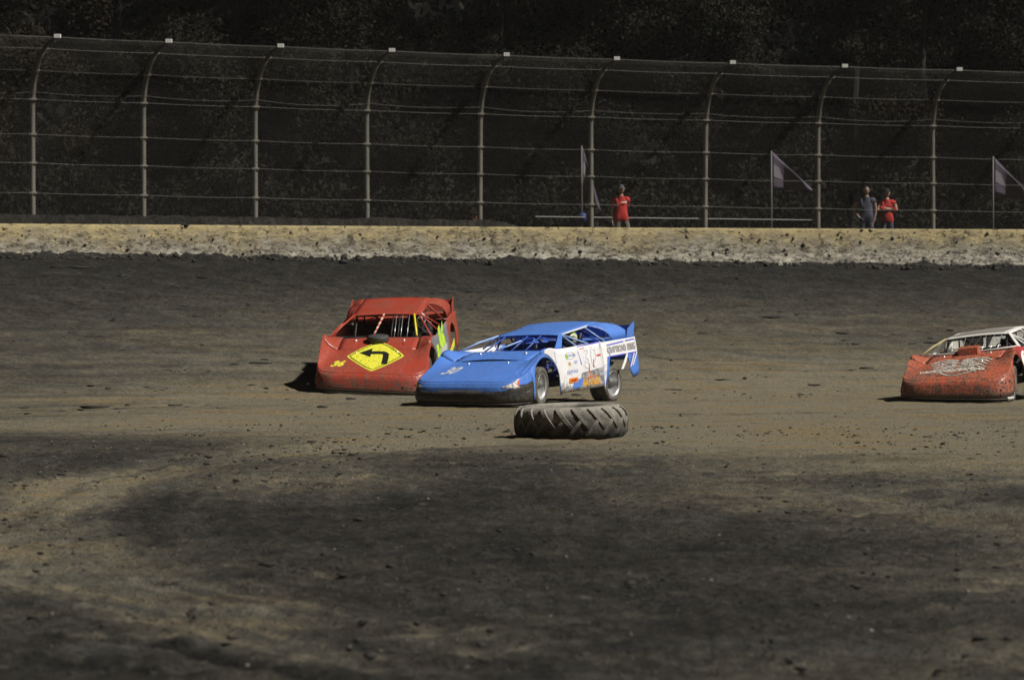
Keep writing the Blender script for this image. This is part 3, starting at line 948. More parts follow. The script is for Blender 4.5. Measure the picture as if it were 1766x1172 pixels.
def person(loc, rz, pose, shirt_mat, pants_mat, head, label, group, shirt_short=True, sleeveless=False, scale=1.0, shorts=False):
    """pose: dict of joints (x right in the picture, -y towards the camera)"""
    J = {'pelvis': (0, 0, 0.96), 'spine': (0, 0, 1.14), 'chest': (0, 0.0, 1.34), 'neck': (0, -0.01, 1.50), 'headb': (0, -0.02, 1.57),
         'shL': (-0.19, 0, 1.43), 'elL': (-0.25, 0.02, 1.14), 'wrL': (-0.26, -0.05, 0.90),
         'shR': (0.19, 0, 1.43), 'elR': (0.25, 0.02, 1.14), 'wrR': (0.26, -0.05, 0.90),
         'hipL': (-0.095, 0, 0.90), 'knL': (-0.11, -0.02, 0.50), 'anL': (-0.12, 0.02, 0.09), 'toL': (-0.14, -0.15, 0.04),
         'hipR': (0.095, 0, 0.90), 'knR': (0.11, -0.02, 0.50), 'anR': (0.12, 0.02, 0.09), 'toR': (0.14, -0.15, 0.04)}
    J.update(pose)
    rad = {'pelvis': (0.155, 0.115), 'spine': (0.145, 0.11), 'chest': (0.165, 0.115), 'neck': 0.06, 'headb': 0.062,
           'shL': 0.068, 'elL': 0.045, 'wrL': 0.030, 'shR': 0.068, 'elR': 0.045, 'wrR': 0.030,
           'hipL': 0.095, 'knL': 0.062, 'anL': 0.045, 'toL': (0.045, 0.03), 'hipR': 0.095, 'knR': 0.062, 'anR': 0.045, 'toR': (0.045, 0.03)}
    names = list(J)
    ix = {n: i for i, n in enumerate(names)}
    nodes = [(J[n], rad[n]) for n in names]
    E = [('pelvis', 'spine'), ('spine', 'chest'), ('chest', 'neck'), ('neck', 'headb'), ('chest', 'shL'), ('shL', 'elL'), ('elL', 'wrL'),
         ('chest', 'shR'), ('shR', 'elR'), ('elR', 'wrR'), ('pelvis', 'hipL'), ('hipL', 'knL'), ('knL', 'anL'), ('anL', 'toL'),
         ('pelvis', 'hipR'), ('hipR', 'knR'), ('knR', 'anR'), ('anR', 'toR')]
    edges = [(ix[a], ix[b]) for a, b in E]
    for sfx, sg in (('L', -1), ('R', 1)):
        d = Vector(J['wr' + sfx]) - Vector(J['el' + sfx])
        side = d.cross(Vector((1, 0, 0)))
        if side.length < 0.02: side = Vector((0, -1, 0))
        hand(nodes, edges, ix['wr' + sfx], J['wr' + sfx], d, side, sg)
    body = skin_mesh(nodes, edges, ix['pelvis'], 2)
    # head with face, joined to the body mesh
    bm = bmesh.new(); bm.from_mesh(body)
    hb = Vector(J['headb']) + Vector((0, -0.01, 0.10))
    res = bmesh.ops.create_icosphere(bm, subdivisions=3, radius=1.0)
    for v in res['verts']:
        p = v.co.copy()
        w = 0.076 * (1 - 0.22 * max(0, -p.z)); dpt = 0.098 * (1 - 0.10 * max(0, -p.z))
        q = Vector((p.x * w, p.y * dpt, p.z * 0.122))
        if p.y < -0.55:
            e = math.exp(-((p.x / 0.16) ** 2)) * math.exp(-((p.z + 0.12) / 0.22) ** 2)
            q.y -= 0.026 * e                                            # nose
            for sx in (-1, 1):
                q.y += 0.014 * math.exp(-(((p.x - sx * 0.42) / 0.18) ** 2 + ((p.z - 0.06) / 0.12) ** 2))   # eye sockets
            q.y += 0.006 * math.exp(-((p.x / 0.3) ** 2 + ((p.z + 0.5) / 0.06) ** 2))                       # mouth
        v.co = hb + q
    for sx in (-1, 1):
        res = bmesh.ops.create_icosphere(bm, subdivisions=1, radius=1.0)
        for v in res['verts']:
            v.co = hb + Vector((sx * 0.078 + v.co.x * 0.010, v.co.y * 0.020 + 0.01, v.co.z * 0.032 - 0.005))
    bm.to_mesh(body); bm.free()
    body.materials.clear(); body.materials.append(m_skin)
    body.polygons.foreach_set('use_smooth', [True] * len(body.polygons))
    root = bpy.data.objects.new('person', body)
    root.location = loc; root.rotation_euler = (0, 0, rz); root.scale = (scale,) * 3
    link(root)
    tag(root, label, 'person', group)
    # clothes: the body surface let out a little, cut off at sleeve and hem
    def near_arm(c, sf):
        a, b, w = Vector(J['sh' + sf]), Vector(J['el' + sf]), Vector(J['wr' + sf])
        def dist(p, q):
            t = max(0, min(1, (c - p).dot(q - p) / (q - p).length_squared))
            return (c - p - (q - p) * t).length, t
        d1, t1 = dist(a, b); d2, t2 = dist(b, w)
        return d1, t1, d2, t2
    body.calc_loop_triangles()
    nrm = [v.normal.copy() for v in body.vertices]
    def cloth(name, sel, mat, let):
        keep = []
        for pl in body.polygons:
            if sel(Vector(pl.center)): keep.append(tuple(pl.vertices))
        used = sorted({i for f in keep for i in f}); mp = {i: k for k, i in enumerate(used)}
        V = [body.vertices[i].co + nrm[i] * let for i in used]
        F = [tuple(mp[i] for i in f) for f in keep]
        mk(name, V, F, mat, root, True, None, 0.006)
    sleeve = 0.22 if sleeveless else 0.72
    hem = J['pelvis'][2] - 0.10
    def in_shirt(c):
        if c.z > J['neck'][2] - 0.012: return False
        for sf in 'LR':
            d1, t1, d2, t2 = near_arm(c, sf)
            outside = abs(c.x) > 0.175 or d2 < 0.064
            if outside and min(d1, d2) < 0.10:
                return d1 <= d2 + 0.005 and t1 < sleeve
        return c.z > hem
    def in_pants(c):
        for sf in 'LR':
            d1, t1, d2, t2 = near_arm(c, sf)
            if d2 < 0.06 or (Vector(J['wr' + sf]) - c).length < 0.16 and abs(c.x) > 0.15: return False
        return (0.46 if shorts else 0.10) < c.z < J['pelvis'][2] + 0.03
    cloth('shirt', in_shirt, shirt_mat, 0.016)
    cloth('trousers' if not shorts else 'shorts', in_pants, pants_mat, 0.014)
    cloth('shoes', lambda c: c.z < 0.10, m_black, 0.012)
    # eyes
    for sx in (-1, 1):
        MB().lathe([(0.0, -0.010), (0.009, -0.006), (0.009, 0.006), (0.0, 0.010)], 8, 'Y', (hb.x + sx * 0.032, hb.y - 0.086, hb.z + 0.008)).build('eye', m_black, root, True)
    head(root, hb)
    return root, hb

def hair_shell(root, hb, mat, lo, let=0.010, name='hair', back=True):
    V = []; F = []
    us = np.linspace(0, 2 * math.pi, 25)[:-1]; vs = np.linspace(0, 1, 8)
    for u in us:
        front = -math.sin(u)
        l0 = lo + (0.55 if back else 0.0) * max(0, front)
        for v in vs:
            z = l0 + (1 - l0) * v
            rr = math.sqrt(max(0, 1 - z * z))
            V.append((hb.x + math.cos(u) * rr * (0.078 + let), hb.y + math.sin(u) * rr * (0.099 + let) + 0.003, hb.z + z * (0.122 + let)))
    m = len(vs); n = len(us)
    for i in range(n):
        for j in range(m - 1):
            F.append((i * m + j, ((i + 1) % n) * m + j, ((i + 1) % n) * m + j + 1, i * m + j + 1))
    return mk(name, V, F, mat, root, True, None, 0.004)

def cap_head(mat):
    def f(root, hb):
        c = hair_shell(root, hb, mat, 0.30, 0.012, 'cap', False)
        MB().grid(lambda u, v: Vector((hb.x + 0.085 * u, hb.y - 0.095 - 0.075 * v * (1 - 0.4 * u * u), hb.z + 0.040 - 0.018 * v)), list(np.linspace(-1, 1, 9)), [0, 0.5, 1]).build('peak', mat, c, True, 0.006)
    return f
m_hair = plain('dark_hair', (0.03, 0.024, 0.018), 0.8)
m_redshirt = plain('red_shirt_cloth', (0.42, 0.028, 0.022), 0.9, vary=0.2, scale=14)
m_navy = plain('navy_shirt_cloth', (0.085, 0.092, 0.14), 0.9, vary=0.2)
m_jeans = plain('dark_jeans', (0.07, 0.08, 0.125), 0.9, vary=0.3)
m_khaki = plain('grey_shorts', (0.12, 0.115, 0.09), 0.9, vary=0.2)
m_greycap = plain('grey_cap', (0.08, 0.08, 0.08), 0.9)
m_blackcap = plain('black_cap', (0.015, 0.015, 0.017), 0.9)
m_print = plain('white_print', (0.62, 0.60, 0.52), 0.9, vary=0.1)

def stand(px, D, ztop, hgt):
    x = place_px(px, D)
    return (x, D, ztop - hgt), hgt / 1.80
z_top1 = CAM_H + (477 - 318) / 6000.0 * 90.3
loc, sc = stand(1071, 90.3, z_top1, 1.80)
p1, hb = person(loc, math.radians(8), {'elL': (-0.24, 0.03, 1.14), 'wrL': (-0.235, -0.02, 0.88), 'elR': (0.16, 0.20, 1.15), 'wrR': (0.10, 0.22, 0.95),
     'knR': (0.20, -0.02, 0.52), 'anR': (0.30, 0.04, 0.10), 'toR': (0.34, -0.13, 0.05)},
     m_redshirt, m_khaki, cap_head(m_greycap), 'man in a red shirt and grey shorts standing alone by the sixth post', 'people behind the fence', True, False, sc, True)
MB().grid(lambda u, v: Vector((-0.02 + 0.15 * u, -0.150 + 0.02 * u * u, 1.33 + 0.012 * u + 0.022 * v * (0.6 + 0.4 * u))), list(np.linspace(0, 1, 6)), [-1, 0, 1]).build('chest_print', m_print, p1, False, 0.004)
z_top2 = CAM_H + (477 - 320) / 6000.0 * 93.1
loc, sc = stand(1494, 93.1, z_top2, 1.84)
person(loc, math.radians(-6), {'elL': (-0.36, 0.04, 1.17), 'wrL': (-0.20, -0.10, 0.98), 'elR': (0.24, 0.04, 1.15), 'wrR': (0.20, 0.02, 0.90)},
     m_navy, m_jeans, lambda r, h: hair_shell(r, h, m_hair, 0.15, 0.002), 'man with close-cropped hair and navy sleeveless shirt, one hand on his hip', 'people behind the fence', True, True, sc)
z_top3 = CAM_H + (477 - 325) / 6000.0 * 94.3
loc, sc = stand(1529, 94.3, z_top3, 1.78)
person(loc, math.radians(4), {'elL': (-0.27, -0.04, 1.20), 'wrL': (0.06, -0.20, 1.22), 'elR': (0.27, -0.04, 1.20), 'wrR': (-0.06, -0.17, 1.25)},
     m_redshirt, m_jeans, cap_head(m_blackcap), 'man in a red sleeveless shirt and black cap with folded arms', 'people behind the fence', True, True, sc)

# ------------------------------------------------------------------ big tractor tyre marking the corner
def tractor_tyre(loc):
    root = empty('tractor_tyre', loc)
    tag(root, 'huge worn tractor tyre lying flat in front of the blue car', 'tyre')
    root.rotation_euler = (math.radians(1.0), math.radians(-1.6), math.radians(20)); root.scale = (1.07, 1.07, 1.07)
    m = Mat('dusty_tractor_rubber')
    v = m.obj()
    f = m.noise(2.6, 5, 0.65, v); f2 = m.noise(24, 3, 0.6, v)
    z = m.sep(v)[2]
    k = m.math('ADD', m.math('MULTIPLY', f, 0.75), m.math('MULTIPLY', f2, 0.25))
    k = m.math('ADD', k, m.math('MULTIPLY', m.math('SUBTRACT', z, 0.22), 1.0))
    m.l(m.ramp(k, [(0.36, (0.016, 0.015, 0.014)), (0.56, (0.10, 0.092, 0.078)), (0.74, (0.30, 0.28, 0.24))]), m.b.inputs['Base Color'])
    m.set(Roughness=0.95)
    m.bump(f2, 0.5, 0.012)
    m = m.m
    H, Ro = 0.43, 0.725
    prof = [(0.38, 0.07), (0.40, 0.02), (0.50, 0.0), (0.62, 0.01), (Ro - 0.05, 0.045), (Ro - 0.015, 0.10), (Ro, 0.215), (Ro - 0.015, 0.33), (Ro - 0.05, 0.385),
            (0.62, 0.42), (0.50, H), (0.40, 0.41), (0.38, 0.36), (0.44, 0.32), (0.52, 0.28), (0.60, 0.215), (0.52, 0.15), (0.44, 0.11), (0.38, 0.07)]
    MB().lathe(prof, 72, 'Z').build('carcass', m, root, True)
    NL = 20
    def lug_mesh(upper):
        V = []; F = []
        N = 9
        for i in range(N):
            q = i / (N - 1)
            # from the shoulder in towards the middle, slanting round the tyre
            ang = 0.30 * q
            zz = (0.405 - 0.26 * q) if upper else (0.025 + 0.26 * q)
            rr = float(np.interp(zz, [p[1] for p in prof[3:10]], [p[0] for p in prof[3:10]])) - 0.01
            hgt = 0.034 * (1 - 0.3 * q)
            wd = 0.058 - 0.010 * q
            for (da, dr) in ((-wd, 0), (-wd * 0.72, hgt), (wd * 0.72, hgt), (wd, 0)):
                a = ang + da
                V.append(((rr + dr) * math.cos(a), (rr + dr) * math.sin(a), zz + (0.012 if upper else -0.012) * (1 - q) * (dr > 0)))
        for i in range(N - 1):
            for j in range(3):
                F.append((i * 4 + j, i * 4 + j + 1, (i + 1) * 4 + j + 1, (i + 1) * 4 + j))
        F.append((0, 3, 2, 1)); F.append(((N - 1) * 4, (N - 1) * 4 + 1, (N - 1) * 4 + 2, (N - 1) * 4 + 3))
        return mesh_of('lug', V, F, m)
    up, dn = lug_mesh(True), lug_mesh(False)
    for i in range(NL):
        for me, ph in ((up, 0), (dn, 0.5)):
            o = link(bpy.data.objects.new('lug', me), root)
            o.rotation_euler = (0, 0, 2 * math.pi * (i + ph) / NL)
tx, ty = place_px(986, 47.7), 47.9
tractor_tyre((tx, ty, gz(tx, ty) - 0.02))

# ------------------------------------------------------------------ race cars
def text_mesh(txt, size, shear=0.0, offset=0.0, spacing=1.0):
    cu = bpy.data.curves.new('tmp_text', 'FONT')
    cu.body = txt; cu.size = size; cu.shear = shear; cu.offset = offset
    cu.align_x = 'CENTER'; cu.align_y = 'CENTER'; cu.space_character = spacing
    cu.fill_mode = 'FRONT'; cu.resolution_u = 3
    o = bpy.data.objects.new('tmp_text', cu)
    col.objects.link(o)
    dg = bpy.context.evaluated_depsgraph_get()
    me = bpy.data.meshes.new_from_object(o.evaluated_get(dg))
    V = [tuple(v.co) for v in me.vertices]; F = [tuple(p.vertices) for p in me.polygons]
    bpy.data.objects.remove(o); bpy.data.curves.remove(cu); bpy.data.meshes.remove(me)
    return V, F

ZT_X = [-2.35, -0.7, 0.75, 1.05, 1.38, 1.8, 2.2, 2.5]
ZT_Z = [0.885, 0.87, 0.84, 0.79, 0.715, 0.59, 0.455, 0.36]
class Car:
    def __init__(s, name, label, loc, yaw, pitch, roll, lipR, cfg):
        a = yaw
        f = Vector((-math.sin(a), -math.cos(a), 0)); l = Vector((math.cos(a), -math.sin(a), 0))
        c = Vector((loc[0], loc[1], 0))
        def G(p): return Vector((p.x, p.y, gz(p.x, p.y)))
        F = (G(c + f * 1.32) - G(c - f * 1.32)).normalized()
        L = (G(c + l * 0.9) - G(c - l * 0.9)).normalized()
        U = F.cross(L).normalized(); L = U.cross(F).normalized()
        base = G(c)
        M = Matrix(((F.x, L.x, U.x, base.x), (F.y, L.y, U.y, base.y), (F.z, L.z, U.z, base.z), (0, 0, 0, 1)))
        s.root = empty(name)
        s.root.matrix_world = M @ Matrix.Scale(cfg.get('scale', 1.0), 4)
        tag(s.root, label, 'race car', 'race cars on the dirt track')
        s.pitch, s.roll, s.lipR, s.cfg = math.tan(pitch), math.tan(roll), lipR, cfg
    def B(s, p):
        """suspension attitude of the body: nose down, left side hiked"""
        x, y, z = p
        if x < -1.62: x = -1.62 + (x + 1.62) * 0.62
        k = max(0.0, min(1.0, (z - 0.12) / 0.6)); k = k * k * (3 - 2 * k)
        back = max(0.0, min(1.0, (2.2 - x) / 2.5))
        dz = s.pitch * (1.75 - x) * (1 if x < 1.75 else 0.35) + s.roll * y * (k * 0.75 + 0.25 * back)
        return Vector((x + s.pitch * (z - 0.4) * 1.0, y - s.roll * (z - 0.3) * k, z + dz))
    def zt(s, x): return float(np.interp(x, ZT_X, ZT_Z))
    def ztop(s, x, y):
        z = s.zt(x) + 0.028 * (1 - min(1, abs(y)) ** 2)
        lip = (s.lipR if y < 0 else 0.0)
        e = max(0.0, (abs(y) - 0.70) / 0.30)
        e = e * e * (3 - 2 * e) if e < 1 else 1.0
        w = math.exp(-((x - 1.22) / (0.30 if x < 1.22 else 0.42)) ** 2)
        w2 = math.exp(-((x - 1.55) / 0.45) ** 2)
        g = max(0.0, (abs(y) - 0.85) / 0.15)
        return z + 0.125 * e * w + (0.03 if x < 1.3 else 0.0) * e + lip * g * g * w2
    def zb(s, x): return 0.15
    def roofz(s, x):
        rf_ = s.cfg.get('roof_front', 1.15)
        return rf_ + (s.cfg.get('roof_rear', 1.215) - rf_) * (0.05 - x) / 1.35
    def side_y(s, x, z):
        t = max(0, min(1, (z - 0.15) / (s.zt(x) - 0.15)))
        return 1.0 + 0.05 * (1 - t) + 0.018 * math.sin(t * math.pi)
    def part(s, mb, name, mat, parent=None, smooth=True, solid=0.008):
        mb.xf(s.B)
        return mb.build(name, mat, parent or s.root, smooth, solid)
    def tubes(s, name, pts, r, mat, parent=None):
        return s.part(MB().tube(pts, r, 8), name, mat, parent, True, 0)
    # ---- flat print
    def on_side(s, V, F, x0, z0, mat, name, parent, lift=0.008, slope=0.0):
        out = []
        for (tx_, ty_, _) in V:
            x = x0 - tx_; z = z0 + ty_ + slope * tx_
            out.append(s.B((x, s.side_y(x, z) + lift, z)))
        return mk(name, out, F, mat, parent)
    def on_hood(s, V, F, x0, y0, mat, name, parent, lift=0.008, ky=1.0, kx=1.0):
        out = []
        for (tx_, ty_, _) in V:
            y = y0 + tx_ * ky; x = x0 - ty_ * kx
            out.append(s.B((x, y, s.ztop(x, y) + lift)))
        return mk(name, out, F, mat, parent)
    def ring(s, sp, t):
        """front of the nose: sp -1 (right) .. 1 (left), t 0 bottom .. 1 top"""
        ph = sp * math.pi / 2
        W = float(np.interp(t, [0, .25, .6, 1], [1.01, 1.045, 1.03, 1.0]))
        A = float(np.interp(t, [0, .12, .45, .8, 1], [0.71, 0.72, 0.70, 0.665, 0.60]))
        e = 0.42
        y = W * math.copysign(abs(math.sin(ph)) ** e, sp) if sp else 0.0
        x = 1.78 + A * abs(math.cos(ph)) ** e
        zt_ = s.ztop(x, max(-1, min(1, y)))
        z0 = 0.10
        return Vector((x, y, z0 + (zt_ - z0) * t))
    def build(s):
        C = s.cfg; root = s.root
        SP = [math.copysign(abs(q) ** 0.8, q) for q in np.linspace(-1, 1, 41)]
        split = C.get('split', lambda q: 0.0)
        # nose: painted upper cover, dark lower valance
        nose = MB().grid(lambda q, t: s.ring(q, split(q) + (1 - split(q)) * t), SP, list(np.linspace(0, 1, 10)))
        def ntop(q, r):
            a = s.ring(q, 1.0)
            x = a.x + (1.385 - a.x) * r
            y = max(-1, min(1, a.y))
            return Vector((x, y, s.ztop(x, y)))
        nose.grid(ntop, SP, list(np.linspace(0, 1, 14)))
        nose = s.part(nose, 'nose', C['nose'])
        if C.get('split'):
            v = MB().grid(lambda q, t: s.ring(q, split(q) * t) + Vector((0.004, 0, 0)), SP, list(np.linspace(0, 1, 7)))
            s.part(v, 'valance', C['valance'])
        lip = MB().grid(lambda q, t: s.ring(q, 0.0) + Vector((0.035 * t, 0.02 * t * q, -0.015 - 0.008 * t)), SP, [-1.2, -0.4, 0.4, 1.0])
        s.part(lip, 'splitter', C['splitter'])
        # hood between the fenders
        hood = MB().grid(lambda x, y: Vector((x, y, s.ztop(x, y))), list(np.linspace(1.372, 0.78, 10)), list(np.linspace(-0.72, 0.72, 15)))
        hood = s.part(hood, 'hood', C['hood'])
        s.hood, s.nose = hood, nose
        for (hx, hy) in ((1.52, -0.36), (1.50, 0.40), (0.95, -0.45), (0.95, 0.45)):
            pz = s.ztop(hx, hy)
            s.part(MB().lathe([(0, 0.022), (0.022, 0.018), (0.026, 0.0), (0.026, -0.01)], 10, 'Z', (hx, hy, pz)), 'hood_pin', m_silver, hood, True, 0)
        arch = lambda x, xc, zc, r: (zc + math.sqrt(max(0, r * r - (x - xc) ** 2)) if abs(x - xc) < r else -9)
        for sg, sd in ((1, 'left'), (-1, 'right')):
            fm = C['fender' if sg > 0 else 'fender_right']
            # fender: top strip and side skirt over the front wheel
            mb = MB()
            mb.grid(lambda x, y: Vector((x, sg * y, s.ztop(x, sg * y))), list(np.linspace(1.372, 0.70, 10)), list(np.linspace(0.727, 1.0, 6)))
            xs = [1.80 - 0.96 * (0.5 - 0.5 * math.cos(math.pi * k / 24)) for k in range(25)]
            def sk(x, t):
                zl = max(arch(x, 1.315, 0.345, 0.425), 0.12)
                zh = s.ztop(x, sg * 1.0)
                z = zl + (zh - zl) * t
                return Vector((x, sg * s.side_y(x, z), z))
            mb.grid(sk, xs, list(np.linspace(0, 1, 6)))
            s.part(mb, 'fender', fm)
            # door panel from behind the front wheel to the rear wheel opening
            dm = C['door' if sg > 0 else 'door_right']
            mb = MB()
            xs2 = [1.30 - 0.47 * (0.5 - 0.5 * math.cos(math.pi * k / 12)) for k in range(13)] + list(np.linspace(0.81, -0.72, 16))
            def dk(x, t):
                zl = max(arch(x, 1.315, 0.345, 0.425) + 0.012 * (x > 0.83), 0.15)
                if x > 0.84:
                    zl = zl + (x - 0.84) / 0.46 * 0.05
                zh = s.ztop(x, sg)
                zh = zh + 0.002
                z = zl + (zh - zl) * t
                return Vector((x, sg * (s.side_y(x, z) + 0.006), z))
            mb.grid(dk, xs2, list(np.linspace(0, 1, 8)))
            door = s.part(mb, 'door', dm)
            # quarter panel round the rear wheel opening
            qm = C['quarter' if sg > 0 else 'quarter_right']
            mb = MB()
            xs3 = [-0.723, -0.80] + [-1.34 - 0.43 * math.cos(math.pi * (1 - k / 22)) * -1 for k in range(23)] + [-1.95, -2.12, -2.30]
            xs3 = sorted(xs3, reverse=True)
            def qk(x, t):
                zl = max(arch(x, -1.34, 0.33, 0.43), 0.17 + 0.12 * max(0, (-x - 1.6)))
                zh = s.zt(x) + 0.02
                z = zl + (zh - zl) * t
                return Vector((x, sg * s.side_y(x, z), float(z)))
            mb.grid(qk, xs3, list(np.linspace(0, 1, 8)))
            quarter = s.part(mb, 'quarter_panel', qm)
            # sail panel from roof to deck
            def sail(u, v):
                x_top = -0.88 - 0.42 * u; x_bot = -1.22 - 0.85 * u
                q = v
                x = x_top + (x_bot - x_top) * (q ** (1.5 - 0.0 * u))
                zr = s.roofz(x_top) - 0.004
                zbm = s.zt(x_bot) + 0.012
                z = zbm + (zr - zbm) * math.sqrt(max(0, 1 - q ** (2.0)))
                y = 0.63 + (0.97 - 0.63) * (q ** 1.1)
                return Vector((x, sg * y, z))
            s.part(MB().grid(sail, list(np.linspace(0, 1, 9)), list(np.linspace(0, 1, 14))), 'sail_panel', C['sail'])
            # spoiler end board
            mb = MB()
            E = [(-1.86, 0.905), (-2.30, 0.91), (-2.40, 1.16), (-2.32, 1.155), (-1.96, 1.05)]
            mb.add([(x, sg * 0.985, z) for x, z in E], [(0, 1, 2, 3, 4)])
            s.part(mb, 'spoiler_end', C['spoiler_end'], None, False, 0.012)
            if sg > 0: s.door, s.quarter = door, quarter
            # windscreen post
            w = C.get('post_w', (0.05, 0.05))[0 if sg > 0 else 1]
            a0, a1 = Vector((0.03, sg * 0.60, s.roofz(0.03) - 0.005)), Vector((0.80, sg * 0.94, 0.875))
            if w > 0.04:
                mb = MB().grid(lambda u, v: a0.lerp(a1, u) + Vector((-w * v * (1.6 + 1.4 * u), sg * 0.02 * v, 0.0)), list(np.linspace(0, 1, 6)), [0, 1])
                s.part(mb, 'windscreen_post', C['post'], None, False, 0.02)
            else:
                s.tubes('windscreen_post', [a0, a0.lerp(a1, 0.5) + Vector((0.03, 0, 0.02)), a1], 0.018, C['post_thin'])
            # door window bars
            s.tubes('window_bar', [(-0.02, sg * 0.63, s.roofz(0) - 0.02), (-0.42, sg * 0.93, 0.88)], 0.017, C['bar'])
            s.tubes('window_bar', [(0.0, sg * 0.63, s.roofz(0) - 0.02), (0.02, sg * 0.93, 0.87)], 0.017, C['bar'])
            s.tubes('window_bar', [(-0.82, sg * 0.65, s.roofz(-0.82) - 0.02), (-1.05, sg * 0.92, 0.88)], 0.017, C['bar'])
            s.tubes('roof_rail', [(0.0, sg * 0.645, s.roofz(0) - 0.018), (-0.95, sg * 0.655, s.roofz(-0.95) - 0.018)], 0.016, C['rail'])
        # roof
        def rf(x, y):
            z = s.roofz(x) + 0.022 * (1 - (y / 0.64) ** 2)
            if x > 0.02: z -= 0.012
            return Vector((x, y, z))
        roof = s.part(MB().grid(rf, [0.08, 0.05, 0.02] + list(np.linspace(-0.05, -1.32, 9)), list(np.linspace(-0.64, 0.64, 13))), 'roof', C['roof'], None, True, 0.014)
        for y in C.get('roof_ribs', ()):
            s.part(MB().tube([rf(x, y) + Vector((0, 0, 0.006)) for x in np.linspace(0.03, -1.28, 7)], 0.008, 6), 'roof_rib', C['rail'], roof, True, 0)
        if C.get('roof_panel'):
            s.part(MB().grid(lambda x, y: rf(x, y) + Vector((0, 0, 0.006)), list(np.linspace(-0.14, -1.15, 8)), list(np.linspace(-0.5, 0.5, 9))), 'roof_panel', C['roof_panel'], roof, True, 0)
        # rear deck, interior tin, bulkhead
        s.part(MB().grid(lambda x, y: Vector((x, y, s.zt(x) - 0.005 + 0.02 * (1 - y * y))), list(np.linspace(-1.15, -2.285, 8)), list(np.linspace(-0.985, 0.985, 9))), 'rear_deck', C['deck'])
        s.part(MB().grid(lambda x, y: Vector((x, y, s.zt(x) - 0.07 - 0.05 * (y + 0.9) * 0.3)), list(np.linspace(0.45, -1.14, 8)), list(np.linspace(-0.985, 0.02, 6))), 'interior_panel', C['interior'])
        s.part(MB().grid(lambda y, z: Vector((0.74 - 0.22 * (0.87 - z), y, z)), list(np.linspace(-0.7, 0.7, 9)), list(np.linspace(0.45, 0.86, 4))), 'firewall', C['firewall'])
        s.part(MB().grid(lambda y, z: Vector((-1.16 - 0.12 * (1.15 - z), y, z)), list(np.linspace(0.03, 0.93, 9)), list(np.linspace(0.40, 0.88, 5))), 'bulkhead', C['interior'])
        # spoiler blade
        s.part(MB().grid(lambda y, t: Vector((-2.27 - 0.10 * t, y, 0.905 + 0.20 * t)), list(np.linspace(-0.975, 0.975, 9)), list(np.linspace(0, 1, 4))), 'spoiler', C['spoiler'], None, False, 0.01)
        for y in (-0.45, 0.0, 0.45):
            s.tubes('spoiler_brace', [(-2.12, y, 0.90), (-2.34, y, 1.04)], 0.010, m_black)
        # tail panel
        s.part(MB().grid(lambda y, t: Vector((-2.29, y, 0.50 + 0.38 * t)), list(np.linspace(-0.98, 0.98, 7)), [0, 0.5, 1]), 'tail_panel', C['deck'])
        # roll cage and windscreen bars
        cg = C['cage']
        for y0, y1 in C.get('screen_bars', ((0.30, 0.36), (0.10, 0.14))):
            s.tubes('screen_bar', [(0.02, y0, s.roofz(0) - 0.005), (0.70, y1, 0.86)], 0.014, C['bar_front'])
        s.tubes('cage_bar', [(-0.02, -0.58, s.roofz(0) - 0.04), (0.0, 0.0, s.roofz(0) - 0.025), (-0.02, 0.58, s.roofz(0) - 0.04)], 0.022, cg)
        s.tubes('cage_bar', [(-0.85, -0.60, 0.55), (-0.85, -0.56, 1.14), (-0.85, 0.56, 1.14), (-0.85, 0.60, 0.55)], 0.022, cg)
        s.tubes('cage_bar', [(-0.85, -0.50, 1.12), (-0.85, 0.12, 0.62)], 0.020, cg)
        s.tubes('cage_bar', [(-0.02, -0.57, s.roofz(0) - 0.04), (-0.85, -0.57, 1.13)], 0.020, cg)
        s.tubes('cage_bar', [(-0.02, 0.57, s.roofz(0) - 0.04), (-0.85, 0.57, 1.13)], 0.020, cg)
        s.tubes('cage_bar', [(-0.85, -0.50, 1.10), (-1.75, -0.45, 0.86)], 0.020, cg)
        s.tubes('cage_bar', [(-0.85, 0.50, 1.10), (-1.75, 0.45, 0.86)], 0.020, cg)
        s.tubes('cage_bar', [(-0.02, -0.57, s.roofz(0) - 0.05), (0.40, -0.60, 0.55)], 0.020, cg)
        s.tubes('cage_bar', [(-0.02, 0.57, s.roofz(0) - 0.05), (0.40, 0.60, 0.55)], 0.020, cg)
        # seat with head surround
        mb = MB()
        mb.grid(lambda u, v: Vector((-0.72 - 0.10 * v + 0.10 * abs(u) ** 2, 0.50 + 0.24 * u, 0.38 + 0.52 * v)), list(np.linspace(-1, 1, 9)), list(np.linspace(0, 1, 6)))
        mb.grid(lambda u, v: Vector((-0.72 + 0.42 * v, 0.50 + 0.24 * u, 0.36 + 0.10 * abs(u) ** 2)), list(np.linspace(-1, 1, 9)), list(np.linspace(0, 1, 4)))
        mb.grid(lambda u, v: Vector((-0.82 + 0.24 * abs(u) ** 3, 0.50 + 0.20 * u, 0.86 + 0.17 * v)), list(np.linspace(-1, 1, 9)), [0, 0.5, 1])
        s.part(mb, 'seat', m_black, None, True, 0.03)
        mb = MB()
        mb.tube([(0.02 + 0.05 * math.sin(t), 0.50 + 0.17 * math.cos(t), 0.82 + 0.155 * math.sin(t)) for t in np.linspace(0, 2 * math.pi, 21)], 0.014, 6, False)
        mb.tube([(0.02, 0.34, 0.82), (0.02, 0.66, 0.82)], 0.010, 5); mb.tube([(0.02, 0.50, 0.82), (0.30, 0.50, 0.72)], 0.016, 6)
        s.part(mb, 'steering_wheel', m_black, None, True, 0)
        # chassis under the body
        mb = MB()
